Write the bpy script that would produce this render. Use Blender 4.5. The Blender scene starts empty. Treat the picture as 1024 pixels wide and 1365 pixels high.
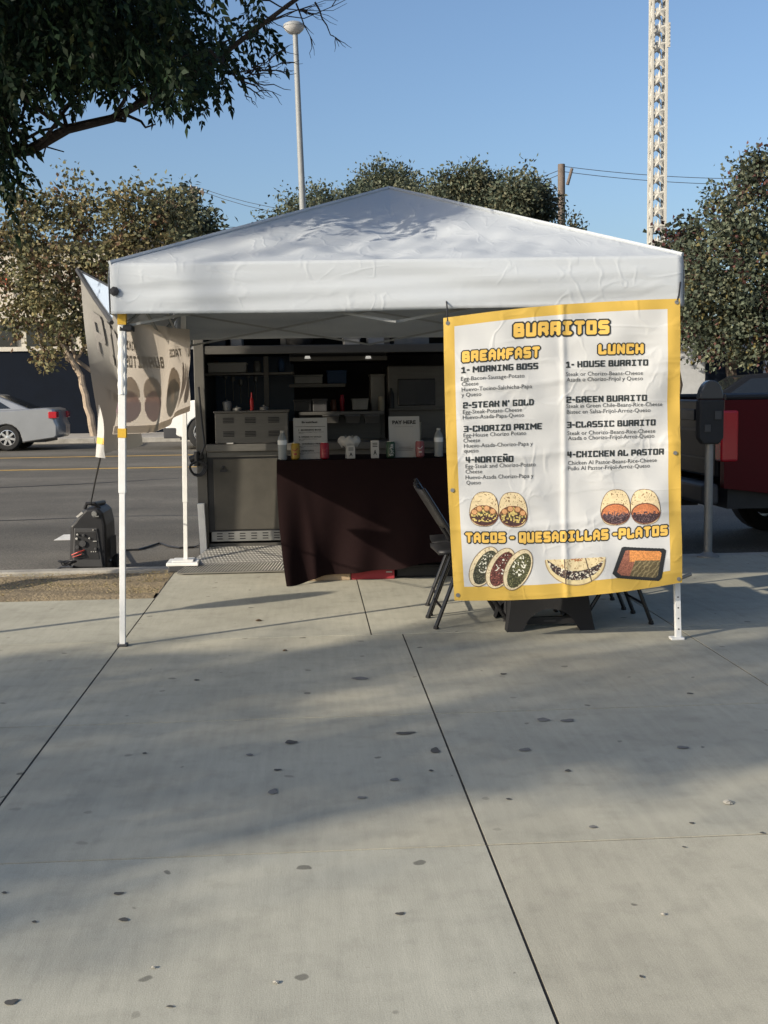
import bpy, bmesh, math, random
import numpy as np
from mathutils import Vector, Matrix
random.seed(7); RNG = np.random.default_rng(11)
R = math.radians
scene = bpy.context.scene
COL = scene.collection

# ------------------------------------------------------------------ camera
FPX, CX, CY, CAMH = 1550.0, 512.0, 682.5, 1.38
yc = Vector((410-CX, CY-527, -FPX)).normalized()
rl = R(1.2)
zc = Vector((-math.sin(rl), math.cos(rl), 0)); zc = (zc - yc*zc.dot(yc)).normalized()
xc = yc.cross(zc)
CAMR = Matrix((xc, yc, zc))                # camera -> world
cam = bpy.data.cameras.new('camera'); camo = bpy.data.objects.new('camera', cam); COL.objects.link(camo)
cam.sensor_fit = 'VERTICAL'; cam.sensor_height = 24.0; cam.lens = 24.0*FPX/1365.0
cam.clip_start = 0.05; cam.clip_end = 3000
camo.matrix_world = Matrix.Translation((0, 0, CAMH)) @ CAMR.to_4x4()
scene.camera = camo

def ray(x, y):
    return CAMR @ Vector(((x-CX)/FPX, (CY-y)/FPX, -1.0))
def U(x, y, Y=None, z=None):
    d = ray(x, y)
    t = (Y/d.y) if Y is not None else (z-CAMH)/d.z
    return Vector((0, 0, CAMH)) + d*t

# ------------------------------------------------------------------ light
SUN_AZ = R(31.0); SUN_EL = R(23.5)
sd = Vector((math.cos(SUN_AZ)*math.cos(SUN_EL), math.sin(SUN_AZ)*math.cos(SUN_EL), -math.sin(SUN_EL)))  # travel direction
TOSUN = -sd
sl = bpy.data.lights.new('sun', 'SUN'); sl.energy = 4.0; sl.angle = R(0.7); sl.color = (1.0, 0.90, 0.74)
so = bpy.data.objects.new('sun', sl); COL.objects.link(so); so.location = (-20, -12, 20)
so.rotation_euler = sd.to_track_quat('-Z', 'Y').to_euler()
world = bpy.data.worlds.new('World'); scene.world = world; world.use_nodes = True
wn = world.node_tree.nodes; wl = world.node_tree.links
bg = wn['Background']; sky = wn.new('ShaderNodeTexSky'); sky.sky_type = 'NISHITA'; sky.sun_disc = False
sky.sun_elevation = SUN_EL; sky.sun_rotation = math.atan2(TOSUN.x, TOSUN.y)
sky.air_density = 1.0; sky.dust_density = 2.6; sky.ozone_density = 3.4; sky.altitude = 30
wl.new(sky.outputs[0], bg.inputs[0]); bg.inputs[1].default_value = 0.122
vs = scene.view_settings; vs.view_transform = 'Standard'; vs.look = 'None'; vs.gamma = 1.0; vs.exposure = 0.5

# ------------------------------------------------------------------ materials
def mat(name, col, rough=0.6, metal=0.0, var=0.0, vscale=6.0, bump=0.0, bscale=60.0, transl=0.0, attr=False, spec=0.4, emis=None, coat=0.0, stretch=None):
    m = bpy.data.materials.new(name); m.use_nodes = True
    n = m.node_tree.nodes; l = m.node_tree.links; p = n['Principled BSDF']
    p.inputs['Base Color'].default_value = (*col, 1); p.inputs['Roughness'].default_value = rough
    p.inputs['Metallic'].default_value = metal; p.inputs['Specular IOR Level'].default_value = spec
    if coat: p.inputs['Coat Weight'].default_value = coat; p.inputs['Coat Roughness'].default_value = 0.08
    tc = n.new('ShaderNodeTexCoord'); vec = tc.outputs['Object']
    if stretch:
        mp = n.new('ShaderNodeMapping'); mp.inputs['Scale'].default_value = stretch; l.new(vec, mp.inputs[0]); vec = mp.outputs[0]
    csock = None
    if attr:
        a = n.new('ShaderNodeAttribute'); a.attribute_name = 'Col'; csock = a.outputs['Color']
    if var > 0:
        nz = n.new('ShaderNodeTexNoise'); nz.inputs['Scale'].default_value = vscale; nz.inputs['Detail'].default_value = 6; nz.inputs['Roughness'].default_value = 0.65
        l.new(vec, nz.inputs['Vector'])
        mr = n.new('ShaderNodeMapRange'); mr.inputs[1].default_value = 0.25; mr.inputs[2].default_value = 0.75
        mr.inputs[3].default_value = 1-var; mr.inputs[4].default_value = 1+var; l.new(nz.outputs['Fac'], mr.inputs[0])
        mx = n.new('ShaderNodeMix'); mx.data_type = 'RGBA'; mx.blend_type = 'MULTIPLY'; mx.inputs[0].default_value = 1
        if csock: l.new(csock, mx.inputs[6])
        else: mx.inputs[6].default_value = (*col, 1)
        cb = n.new('ShaderNodeCombineColor')
        for i in range(3): l.new(mr.outputs[0], cb.inputs[i])
        l.new(cb.outputs[0], mx.inputs[7]); csock = mx.outputs[2]
        mr2 = n.new('ShaderNodeMapRange'); mr2.inputs[3].default_value = max(0.02, rough-0.12); mr2.inputs[4].default_value = min(1, rough+0.12)
        l.new(nz.outputs['Fac'], mr2.inputs[0]); l.new(mr2.outputs[0], p.inputs['Roughness'])
    if csock: l.new(csock, p.inputs['Base Color'])
    if bump > 0:
        nb = n.new('ShaderNodeTexNoise'); nb.inputs['Scale'].default_value = bscale; nb.inputs['Detail'].default_value = 5
        l.new(vec, nb.inputs['Vector'])
        b = n.new('ShaderNodeBump'); b.inputs['Strength'].default_value = bump; b.inputs['Distance'].default_value = 0.02
        l.new(nb.outputs['Fac'], b.inputs['Height']); l.new(b.outputs[0], p.inputs['Normal'])
    if emis:
        p.inputs['Emission Color'].default_value = (*emis[:3], 1); p.inputs['Emission Strength'].default_value = emis[3]
    if transl > 0:
        t = n.new('ShaderNodeBsdfTranslucent'); t.inputs['Color'].default_value = (*col, 1)
        if csock: l.new(csock, t.inputs['Color'])
        ms = n.new('ShaderNodeMixShader'); ms.inputs[0].default_value = transl
        l.new(p.outputs[0], ms.inputs[1]); l.new(t.outputs[0], ms.inputs[2]); l.new(ms.outputs[0], n['Material Output'].inputs[0])
    return m

M = {}
M['asphalt'] = mat('asphalt', (0.108, 0.098, 0.080), 0.9, var=0.22, vscale=1.2, bump=0.35, bscale=90)
def grain(m, sc=240, lo=.55, hi=1.5):
    n = m.node_tree.nodes; l = m.node_tree.links; p = n['Principled BSDF']; src = p.inputs['Base Color'].links[0].from_socket
    tc = n.new('ShaderNodeTexCoord'); z = n.new('ShaderNodeTexNoise'); z.inputs['Scale'].default_value = sc; z.inputs['Detail'].default_value = 2; l.new(tc.outputs['Object'], z.inputs[0])
    z2 = n.new('ShaderNodeTexNoise'); z2.inputs['Scale'].default_value = .5; z2.inputs['Detail'].default_value = 5; mp = n.new('ShaderNodeMapping'); mp.inputs['Scale'].default_value = (.25, 1.3, 1); l.new(tc.outputs['Object'], mp.inputs[0]); l.new(mp.outputs[0], z2.inputs[0])
    for zz, a, b in ((z, lo, hi), (z2, .72, 1.3)):
        r = n.new('ShaderNodeMapRange'); r.inputs[1].default_value = .3; r.inputs[2].default_value = .7; r.inputs[3].default_value = a; r.inputs[4].default_value = b; l.new(zz.outputs['Fac'], r.inputs[0])
        c = n.new('ShaderNodeCombineColor')
        for i in range(3): l.new(r.outputs[0], c.inputs[i])
        x = n.new('ShaderNodeMix'); x.data_type = 'RGBA'; x.blend_type = 'MULTIPLY'; x.inputs[0].default_value = 1; l.new(src, x.inputs[6]); l.new(c.outputs[0], x.inputs[7]); src = x.outputs[2]
    l.new(src, p.inputs['Base Color'])
grain(M['asphalt'], 70)
M['tar'] = mat('tar', (0.03, 0.03, 0.03), 0.6)
M['yellow_paint'] = mat('yellow_road_paint', (0.50, 0.31, 0.07), 0.8, var=0.3, vscale=8)
M['white_paint'] = mat('white_road_paint', (0.62, 0.60, 0.55), 0.8, var=0.25, vscale=9)
M['kerb'] = mat('kerb_concrete', (0.34, 0.32, 0.28), 0.9, var=0.3, vscale=5, bump=0.3, bscale=50)
M['dirt'] = mat('dirt', (0.235, 0.185, 0.115), 0.95, var=0.35, vscale=7, bump=0.8, bscale=40)
M['joint'] = mat('joint_dirt', (0.045, 0.04, 0.034), 0.95, var=0.3)
M['earth'] = mat('earth', (0.16, 0.14, 0.11), 0.95, var=0.3)
M['drygrass'] = mat('dry_grass', (0.36, 0.29, 0.15), 0.9, attr=True, transl=0.2)
M['white_metal'] = mat('white_powder_coat', (0.72, 0.72, 0.70), 0.45, var=0.08, vscale=12)
M['black_plastic'] = mat('black_plastic', (0.018, 0.018, 0.02), 0.45, var=0.15, bump=0.05)
M['black_gloss'] = mat('black_gloss_metal', (0.012, 0.012, 0.013), 0.25, var=0.1)
M['dark_grey'] = mat('dark_grey_plastic', (0.05, 0.05, 0.052), 0.5, var=0.2)
M['stainless'] = mat('stainless_steel', (0.13, 0.125, 0.115), 0.45, metal=0.5, var=0.15, vscale=4, stretch=(1, 1, 8))
M['galv'] = mat('galvanised_steel', (0.24, 0.24, 0.23), 0.5, metal=0.5, var=0.2, vscale=7)
M['tread'] = mat('tread_plate', (0.26, 0.25, 0.225), 0.5, metal=0.3, var=0.25, vscale=9)
M['tread_stud'] = mat('worn_tread_stud', (0.72, 0.70, 0.64), 0.4, metal=0.3)
M['alu'] = mat('trailer_aluminium', (0.105, 0.10, 0.09), 0.55, metal=0.2, var=0.2, vscale=3)
M['door_panel'] = mat('dull_door_panel', (0.072, 0.067, 0.056), 0.55, metal=0.1, var=0.22, vscale=4)
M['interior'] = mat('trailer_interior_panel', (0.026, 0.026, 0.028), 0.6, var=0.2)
M['black_steel'] = mat('black_steel', (0.02, 0.02, 0.021), 0.5, var=0.3)
M['cloth'] = mat('maroon_black_cloth', (0.0125, 0.0062, 0.0065), 0.9, var=0.15, vscale=3, bump=0.1, bscale=400, spec=0.08)
M['blackcloth'] = mat('black_stretch_cloth', (0.010, 0.010, 0.011), 0.8, bump=0.1, bscale=300)
M['paper'] = mat('paper', (0.42, 0.41, 0.39), 0.6, var=0.03)
M['ink'] = mat('black_ink', (0.015, 0.015, 0.017), 0.7)
M['faintink'] = mat('show_through_ink', (0.34, 0.31, 0.27), 0.7, transl=0.3)
M['greyink'] = mat('grey_ink', (0.20, 0.19, 0.18), 0.7)
M['print_dark'] = mat('banner_dark_print', (0.022, 0.027, 0.028), 0.6)
M['print_yellow'] = mat('banner_yellow_print', (0.66, 0.42, 0.09), 0.55)
M['print_art'] = mat('banner_picture_print', (0.5, 0.5, 0.5), 0.55, attr=True)
M['rubber'] = mat('tyre_rubber', (0.015, 0.015, 0.015), 0.8, bump=0.2)
M['glass_dark'] = mat('car_glass', (0.012, 0.014, 0.016), 0.06, spec=0.7)
M['chrome'] = mat('wheel_alloy', (0.68, 0.68, 0.68), 0.25, metal=0.8)
M['silver'] = mat('silver_car_paint', (0.30, 0.305, 0.31), 0.32, metal=0.5, coat=0.5, var=0.05, vscale=3)
M['carwhite'] = mat('white_car_paint', (0.78, 0.77, 0.73), 0.3, coat=0.6, var=0.04)
M['cardark'] = mat('dark_car_paint_and_shade', (0.011, 0.012, 0.015), 0.4, spec=0.12, coat=0.05)
M['red'] = mat('red_truck_paint', (0.06, 0.0025, 0.005), 0.45, spec=0.12, coat=0.05, var=0.06)
M['lens'] = mat('red_lamp_lens', (0.38, 0.012, 0.022), 0.15, coat=0.5)
M['lens_white'] = mat('clear_lamp_lens', (0.65, 0.65, 0.65), 0.15, coat=0.5)
M['navy'] = mat('navy_wall_paint', (0.005, 0.008, 0.015), 0.7, spec=0.1, var=0.25, vscale=1.5)
M['blue_tint'] = mat('blue_tinted_window', (0.028, 0.085, 0.18), 0.3)
M['stucco'] = mat('cream_stucco', (0.55, 0.52, 0.46), 0.9, var=0.1, bump=0.3, bscale=30)
M['stucco_grey'] = mat('grey_stucco', (0.42, 0.43, 0.44), 0.9, var=0.1, bump=0.2, bscale=30)
M['signred'] = mat('red_orange_sign', (0.65, 0.12, 0.06), 0.5)
M['tower'] = mat('cream_tower_paint', (0.47, 0.455, 0.41), 0.6, var=0.12, vscale=2)
M['pole'] = mat('lamp_post_grey', (0.26, 0.27, 0.27), 0.55, var=0.1)
M['lampglass'] = mat('lamp_cover', (0.5, 0.5, 0.5), 0.3)
M['wood'] = mat('weathered_pole_wood', (0.15, 0.12, 0.10), 0.9, var=0.3, vscale=5, bump=0.4)
M['wire'] = mat('wire', (0.03, 0.03, 0.035), 0.6)
M['bark'] = mat('bark', (0.085, 0.068, 0.055), 0.95, var=0.4, vscale=9, bump=0.9, bscale=22)
M['bark_dark'] = mat('dark_bark', (0.030, 0.025, 0.022), 0.95, var=0.4, vscale=9, bump=0.8, bscale=22, spec=.15)
M['bark_pale'] = mat('pale_bark', (0.34, 0.27, 0.20), 0.9, var=0.35, vscale=4, bump=0.5)
for nm, tr in (('leaf_near', 0.22), ('leaf_far', 0.2)):
    M[nm] = mat(nm, (0.05, 0.07, 0.03), 0.55, attr=True, transl=tr, spec=0.16)
M['bottle'] = mat('clear_plastic', (0.34, 0.37, 0.39), 0.12, transl=0.35, spec=0.6)
M['label'] = mat('bottle_label', (0.65, 0.68, 0.72), 0.4)
M['canyellow'] = mat('yellow_can', (0.30, 0.19, 0.015), 0.35, var=0.25, vscale=30)
M['canred'] = mat('red_can', (0.24, 0.004, 0.018), 0.35, var=0.15, vscale=30)
M['cangreen'] = mat('green_can', (0.012, 0.045, 0.022), 0.35, var=0.4, vscale=30)
M['canpink'] = mat('pink_can', (0.22, 0.06, 0.065), 0.35, var=0.25, vscale=30)
M['canlid'] = mat('can_lid', (0.5, 0.5, 0.5), 0.3, metal=0.8)
M['card'] = mat('cardboard', (0.36, 0.27, 0.18), 0.9, var=0.1)
M['redbox'] = mat('red_printed_card', (0.30, 0.03, 0.04), 0.6)
M['redcable'] = mat('red_cable', (0.45, 0.06, 0.05), 0.5)
M['redplastic'] = mat('red_plastic', (0.38, 0.01, 0.01), 0.4)
M['lit'] = mat('lit_downlight', (0.8, 0.8, 0.8), 0.4, emis=(1.0, 0.96, 0.85, 0.3))
M['yellowtape'] = mat('yellow_tape', (0.62, 0.38, 0.04), 0.5)
M['clearwrap'] = mat('clear_tape_wrap', (0.68, 0.68, 0.66), 0.2)
M['stain'] = mat('dark_stain', (0.075, 0.072, 0.066), 0.85, var=0.3, vscale=20)
M['stain_faint'] = mat('faint_stain', (0.16, 0.155, 0.145), 0.9, var=0.3, vscale=20)
M['litter'] = mat('pale_litter', (0.36, 0.34, 0.29), 0.7)
M['brownleaf'] = mat('brown_fallen_leaf', (0.09, 0.055, 0.03), 0.8)
M['darklens'] = mat('meter_dome', (0.06, 0.062, 0.066), 0.2, spec=0.4)
M['meter'] = mat('meter_grey', (0.030, 0.031, 0.033), 0.6, var=0.2, spec=.15)

def fabric(name, col, transl, bscale, bstr):
    m = mat(name, col, 0.7, transl=transl, spec=0.25)
    n = m.node_tree.nodes; l = m.node_tree.links; p = n['Principled BSDF']
    tc = n.new('ShaderNodeTexCoord')
    def crease(sc, stretch, lo):
        mp = n.new('ShaderNodeMapping'); mp.inputs['Scale'].default_value = stretch; mp.inputs['Rotation'].default_value = (0, lo, lo*.7); l.new(tc.outputs['Object'], mp.inputs[0])
        z = n.new('ShaderNodeTexNoise'); z.inputs['Scale'].default_value = sc; z.inputs['Detail'].default_value = 1.5; z.inputs['Distortion'].default_value = .4; l.new(mp.outputs[0], z.inputs['Vector'])
        s_ = n.new('ShaderNodeMath'); s_.operation = 'SUBTRACT'; l.new(z.outputs['Fac'], s_.inputs[0]); s_.inputs[1].default_value = .5
        ab = n.new('ShaderNodeMath'); ab.operation = 'ABSOLUTE'; l.new(s_.outputs[0], ab.inputs[0])
        r = n.new('ShaderNodeMapRange'); r.interpolation_type = 'SMOOTHSTEP'; r.inputs[1].default_value = 0; r.inputs[2].default_value = .055; r.inputs[3].default_value = 1; r.inputs[4].default_value = 0; l.new(ab.outputs[0], r.inputs[0])
        k = n.new('ShaderNodeTexNoise'); k.inputs['Scale'].default_value = sc*.8; l.new(tc.outputs['Object'], k.inputs['Vector'])
        kr = n.new('ShaderNodeMapRange'); kr.inputs[1].default_value = .42; kr.inputs[2].default_value = .68; l.new(k.outputs['Fac'], kr.inputs[0])
        m2 = n.new('ShaderNodeMath'); m2.operation = 'MULTIPLY'; l.new(r.outputs[0], m2.inputs[0]); l.new(kr.outputs[0], m2.inputs[1]); return m2.outputs[0]
    ad = n.new('ShaderNodeMath'); ad.operation = 'ADD'; l.new(crease(bscale*.45, (.7, 1, 2.6), .25), ad.inputs[0]); l.new(crease(bscale*.8, (1.6, .8, 1.2), -.6), ad.inputs[1])
    n2 = n.new('ShaderNodeTexNoise'); n2.inputs['Scale'].default_value = bscale*2.5; n2.inputs['Detail'].default_value = 3; l.new(tc.outputs['Object'], n2.inputs['Vector'])
    md = n.new('ShaderNodeMath'); md.operation = 'MULTIPLY_ADD'; l.new(n2.outputs['Fac'], md.inputs[0]); md.inputs[1].default_value = .5; l.new(ad.outputs[0], md.inputs[2]); ad = md
    b = n.new('ShaderNodeBump'); b.inputs['Strength'].default_value = bstr; b.inputs['Distance'].default_value = 0.02
    l.new(ad.outputs[0], b.inputs['Height']); l.new(b.outputs[0], p.inputs['Normal'])
    return m
M['canopy'] = fabric('white_canopy_fabric', (0.455, 0.485, 0.515), 0.06, 6.0, 0.13)
M['sheet'] = fabric('white_vinyl_sheet', (0.58, 0.52, 0.45), 0.45, 3.0, 0.2)
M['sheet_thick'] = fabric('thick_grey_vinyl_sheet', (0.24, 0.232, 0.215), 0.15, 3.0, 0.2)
M['print_grey'] = mat('banner_grey_print', (0.055, 0.058, 0.058), 0.6)
M['sky_tinted_sheet'] = mat('sky_tinted_white_vinyl', (0.42, 0.50, 0.62), 0.5, transl=0.2)  # white flap; its blue stands in for sky light on the shaded side

def concrete():
    m = mat('concrete', (0.37, 0.355, 0.325), 0.9)
    n = m.node_tree.nodes; l = m.node_tree.links; p = n['Principled BSDF']
    tc = n.new('ShaderNodeTexCoord'); a = n.new('ShaderNodeAttribute'); a.attribute_name = 'Col'
    def noise(sc, det=5, stretch=None):
        z = n.new('ShaderNodeTexNoise'); z.inputs['Scale'].default_value = sc; z.inputs['Detail'].default_value = det; z.inputs['Roughness'].default_value = 0.6
        v = tc.outputs['Object']
        if stretch:
            mp = n.new('ShaderNodeMapping'); mp.inputs['Scale'].default_value = stretch; l.new(v, mp.inputs[0]); v = mp.outputs[0]
        l.new(v, z.inputs['Vector']); return z.outputs['Fac']
    def rng(s, a0, a1, b0, b1):
        r = n.new('ShaderNodeMapRange'); r.inputs[1].default_value = a0; r.inputs[2].default_value = a1; r.inputs[3].default_value = b0; r.inputs[4].default_value = b1
        l.new(s, r.inputs[0]); return r.outputs[0]
    def mul(x, y):
        q = n.new('ShaderNodeMath'); q.operation = 'MULTIPLY'; l.new(x, q.inputs[0]); l.new(y, q.inputs[1]); return q.outputs[0]
    f = mul(rng(noise(1.1), .3, .7, .86, 1.12), rng(noise(330, 2), .25, .75, .78, 1.22))
    f = mul(f, rng(noise(3.0, 6, (9, .8, 1)), .3, .7, .93, 1.07))
    f = mul(f, rng(noise(9, 6), .50, .78, 1.0, .82)); f = mul(f, rng(noise(2.2, 6, (1, 2.0, 1)), .52, .75, 1.0, .90))
    vo = n.new('ShaderNodeTexVoronoi'); vo.voronoi_dimensions = '2D'; vo.inputs['Scale'].default_value = 3.2
    nw = n.new('ShaderNodeTexNoise'); nw.inputs['Scale'].default_value = 14
    vm = n.new('ShaderNodeMix'); vm.data_type = 'VECTOR'; vm.inputs[0].default_value = 0.05
    l.new(tc.outputs['Object'], vm.inputs[4]); l.new(tc.outputs['Object'], nw.inputs['Vector']); l.new(nw.outputs['Color'], vm.inputs[5]); l.new(vm.outputs[1], vo.inputs['Vector'])
    sp = n.new('ShaderNodeSeparateColor'); l.new(vo.outputs['Color'], sp.inputs[0])
    rad = rng(sp.outputs[0], 0.35, 1.0, 0.0, 0.062)
    sb = n.new('ShaderNodeMath'); sb.operation = 'SUBTRACT'; l.new(vo.outputs['Distance'], sb.inputs[0]); l.new(rad, sb.inputs[1])
    dark = rng(sp.outputs[1], 0, 1, 0.38, 0.85)
    mk = rng(sb.outputs[0], -0.012, 0.004, 0, 1)
    g = n.new('ShaderNodeMix'); g.data_type = 'FLOAT'; l.new(mk, g.inputs[0]); l.new(dark, g.inputs[2]); g.inputs[3].default_value = 1
    f = mul(f, g.outputs[0])
    mx = n.new('ShaderNodeMix'); mx.data_type = 'RGBA'; mx.blend_type = 'MULTIPLY'; mx.inputs[0].default_value = 1
    cb = n.new('ShaderNodeCombineColor')
    for i in range(3): l.new(f, cb.inputs[i])
    l.new(a.outputs['Color'], mx.inputs[6]); l.new(cb.outputs[0], mx.inputs[7]); l.new(mx.outputs[2], p.inputs['Base Color'])
    b = n.new('ShaderNodeBump'); b.inputs['Strength'].default_value = 0.10; b.inputs['Distance'].default_value = 0.006
    ad = n.new('ShaderNodeMath'); ad.operation = 'ADD'; l.new(noise(220, 3), ad.inputs[0]); l.new(noise(30, 4, (6, .7, 1)), ad.inputs[1])
    l.new(ad.outputs[0], b.inputs['Height']); l.new(b.outputs[0], p.inputs['Normal'])
    return m
M['concrete'] = concrete()

# ------------------------------------------------------------------ mesh helpers
def wloc(o):
    v = Vector((0, 0, 0))
    while o is not None: v = v + o.location; o = o.parent
    return v
def tag(o, label=None, cat=None, group=None, kind=None):
    if label: o['label'] = label
    if cat: o['category'] = cat
    if group: o['group'] = group
    if kind: o['kind'] = kind
    return o
def thing(name, label, cat, loc=(0, 0, 0), group=None):
    o = bpy.data.objects.new(name, None); COL.objects.link(o); o.location = loc; o.empty_display_size = 0.2
    return tag(o, label, cat, group)
class MB:
    def __init__(s): s.v = []; s.f = []; s.mi = []; s.c = []
    def add(s, verts, faces, mi=0, col=None):
        b = len(s.v); s.v += [tuple(v) for v in verts]
        for f in faces:
            s.f.append(tuple(b+i for i in f)); s.mi.append(mi); s.c.append(col or (1, 1, 1))
        return s
    def box(s, lo, hi, mi=0, col=None, rot=None, piv=None):
        x0, y0, z0 = lo; x1, y1, z1 = hi
        vs = [Vector(p) for p in ((x0,y0,z0),(x1,y0,z0),(x1,y1,z0),(x0,y1,z0),(x0,y0,z1),(x1,y0,z1),(x1,y1,z1),(x0,y1,z1))]
        if rot is not None:
            pv = Vector(piv) if piv is not None else Vector(((x0+x1)/2, (y0+y1)/2, (z0+z1)/2))
            vs = [rot @ (v-pv)+pv for v in vs]
        return s.add(vs, [(0,3,2,1),(4,5,6,7),(0,1,5,4),(1,2,6,5),(2,3,7,6),(3,0,4,7)], mi, col)
    def tube(s, pts, r, seg=8, mi=0, col=None, square=False, cap=True):
        pts = [Vector(p) for p in pts]; n = len(pts)
        rs = list(r) if hasattr(r, '__len__') else [r]*n
        rings = []; up0 = Vector((0, 0, 1))
        prev = None
        for i, p in enumerate(pts):
            d = (pts[min(i+1, n-1)]-pts[max(i-1, 0)]).normalized()
            if prev is None:
                a = d.cross(up0 if abs(d.z) < 0.95 else Vector((0, 1, 0))).normalized()
            else:
                a = (prev - d*prev.dot(d)).normalized()
            prev = a; b = d.cross(a)
            k = 4 if square else seg
            rr = rs[i]*(1.41421 if square else 1); off = math.pi/4 if square else 0
            rings.append([p + a*rr*math.cos(off+2*math.pi*j/k) + b*rr*math.sin(off+2*math.pi*j/k) for j in range(k)])
        k = len(rings[0]); vs = [v for g in rings for v in g]; fs = []
        for i in range(n-1):
            for j in range(k):
                fs.append((i*k+j, i*k+(j+1) % k, (i+1)*k+(j+1) % k, (i+1)*k+j))
        if cap: fs += [tuple(range(k-1, -1, -1)), tuple((n-1)*k+j for j in range(k))]
        return s.add(vs, fs, mi, col)
    def lathe(s, prof, c=(0, 0, 0), seg=16, mi=0, axis='z', col=None, cap=True):
        c = Vector(c); vs = []; fs = []; n = len(prof)
        for r, h in prof:
            for j in range(seg):
                a = 2*math.pi*j/seg; x, y = r*math.cos(a), r*math.sin(a)
                vs.append(c + (Vector((x, y, h)) if axis == 'z' else Vector((x, h, y)) if axis == 'y' else Vector((h, x, y))))
        for i in range(n-1):
            for j in range(seg):
                fs.append((i*seg+j, i*seg+(j+1) % seg, (i+1)*seg+(j+1) % seg, (i+1)*seg+j))
        if cap: fs += [tuple(range(seg)), tuple((n-1)*seg+j for j in range(seg))]
        return s.add(vs, fs, mi, col)
    def prism(s, poly, a0, a1, axis='y', mi=0, col=None):
        n = len(poly)
        def P(u, w, a): return (u, a, w) if axis == 'y' else (a, u, w) if axis == 'x' else (u, w, a)
        vs = [P(u, w, a0) for u, w in poly]+[P(u, w, a1) for u, w in poly]
        fs = [tuple(range(n)), tuple(range(2*n-1, n-1, -1))]+[(i, n+i, n+(i+1) % n, (i+1) % n) for i in range(n)]
        return s.add(vs, fs, mi, col)
    def grid(s, fn, nu, nv, mi=0, col=None):
        vs = [fn(i/nu, j/nv) for j in range(nv+1) for i in range(nu+1)]
        fs = [(j*(nu+1)+i, j*(nu+1)+i+1, (j+1)*(nu+1)+i+1, (j+1)*(nu+1)+i) for j in range(nv) for i in range(nu)]
        return s.add(vs, fs, mi, col)
    def build(s, name, mats, parent=None, origin=None, smooth=False, bevel=0.0, thick=0.0, recalc=True, uv=None, sub=0, seg=2):
        if not isinstance(mats, (list, tuple)): mats = [mats]
        me = bpy.data.meshes.new(name)
        off = wloc(parent) if parent is not None else Vector(origin or (0, 0, 0))
        me.from_pydata([(v[0]-off.x, v[1]-off.y, v[2]-off.z) for v in s.v], [], s.f)
        for m in mats: me.materials.append(m)
        me.polygons.foreach_set('material_index', s.mi)
        if any(c != (1, 1, 1) for c in s.c):
            ca = me.color_attributes.new('Col', 'FLOAT_COLOR', 'CORNER')
            arr = np.array([(*s.c[i], 1) for i, p in enumerate(s.f) for _ in p], dtype=np.float32)
            ca.data.foreach_set('color', arr.ravel())
        if uv:
            ul = me.uv_layers.new(name='UVMap')
            for p in me.polygons:
                for li in p.loop_indices: ul.data[li].uv = uv[me.loops[li].vertex_index]
        if recalc:
            bm = bmesh.new(); bm.from_mesh(me); bmesh.ops.recalc_face_normals(bm, faces=bm.faces); bm.to_mesh(me); bm.free()
        if smooth:
            me.polygons.foreach_set('use_smooth', [True]*len(me.polygons))
            try: me.set_sharp_from_angle(angle=R(40))
            except Exception: pass
        o = bpy.data.objects.new(name, me); COL.objects.link(o)
        if parent is not None: o.parent = parent
        else: o.location = off
        if thick:
            sm = o.modifiers.new('thickness', 'SOLIDIFY'); sm.thickness = thick; sm.offset = 0
        if bevel:
            bv = o.modifiers.new('bevel', 'BEVEL'); bv.width = bevel; bv.segments = seg; bv.limit_method = 'ANGLE'; bv.angle_limit = R(35)
        if sub:
            ss = o.modifiers.new('sub', 'SUBSURF'); ss.levels = sub; ss.render_levels = sub
        return o
def dup(root, loc, rotz, label, group):
    r = root.copy(); COL.objects.link(r); r.location = loc; r.rotation_euler = (0, 0, rotz)
    r['label'] = label
    if group: r['group'] = group
    def rec(src, dst):
        for ch in list(src.children):
            c = ch.copy(); COL.objects.link(c); c.parent = dst; rec(ch, c)
    rec(root, r); return r
def struct(mb, name, mats, **k):
    o = mb.build(name, mats, **k); o['kind'] = 'structure'; return o

def quads_mesh(name, V, colors, material, parent, origin=None):
    """V: (n,4,3) array of quads; colors (n,3)"""
    n = len(V); off = np.array(wloc(parent)) if parent is not None else np.array(origin or (0, 0, 0))
    me = bpy.data.meshes.new(name)
    me.vertices.add(n*4); me.vertices.foreach_set('co', (V.reshape(-1, 3)-off).astype(np.float32).ravel())
    me.loops.add(n*4); me.loops.foreach_set('vertex_index', np.arange(n*4, dtype=np.int32))
    me.polygons.add(n); me.polygons.foreach_set('loop_start', np.arange(0, n*4, 4, dtype=np.int32)); me.polygons.foreach_set('loop_total', np.full(n, 4, np.int32))
    me.update(calc_edges=True); me.validate()
    ca = me.color_attributes.new('Col', 'FLOAT_COLOR', 'CORNER')
    c4 = np.concatenate([colors, np.ones((n, 1))], 1).astype(np.float32)
    ca.data.foreach_set('color', np.repeat(c4, 4, axis=0).ravel())
    me.materials.append(material)
    o = bpy.data.objects.new(name, me); COL.objects.link(o)
    if parent is not None: o.parent = parent
    else: o.location = off
    return o

def nrm(a): return a/np.maximum(np.linalg.norm(a, axis=-1, keepdims=True), 1e-9)
def leaf_quads(P, D, L, W, rng, droop=0.0):
    """rhombic leaves at P along D"""
    n = len(P); D = nrm(D)
    rnd = nrm(rng.normal(size=(n, 3))); S = nrm(np.cross(D, rnd)); N = np.cross(D, S)
    L = L.reshape(-1, 1); W = W.reshape(-1, 1)
    a = P; c = P+D*L; m = P+D*L*0.45+N*W*0.15
    return np.stack([a, m+S*W/2, c-N*W*0.1, m-S*W/2], axis=1)

print('part1 ok')
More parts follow.
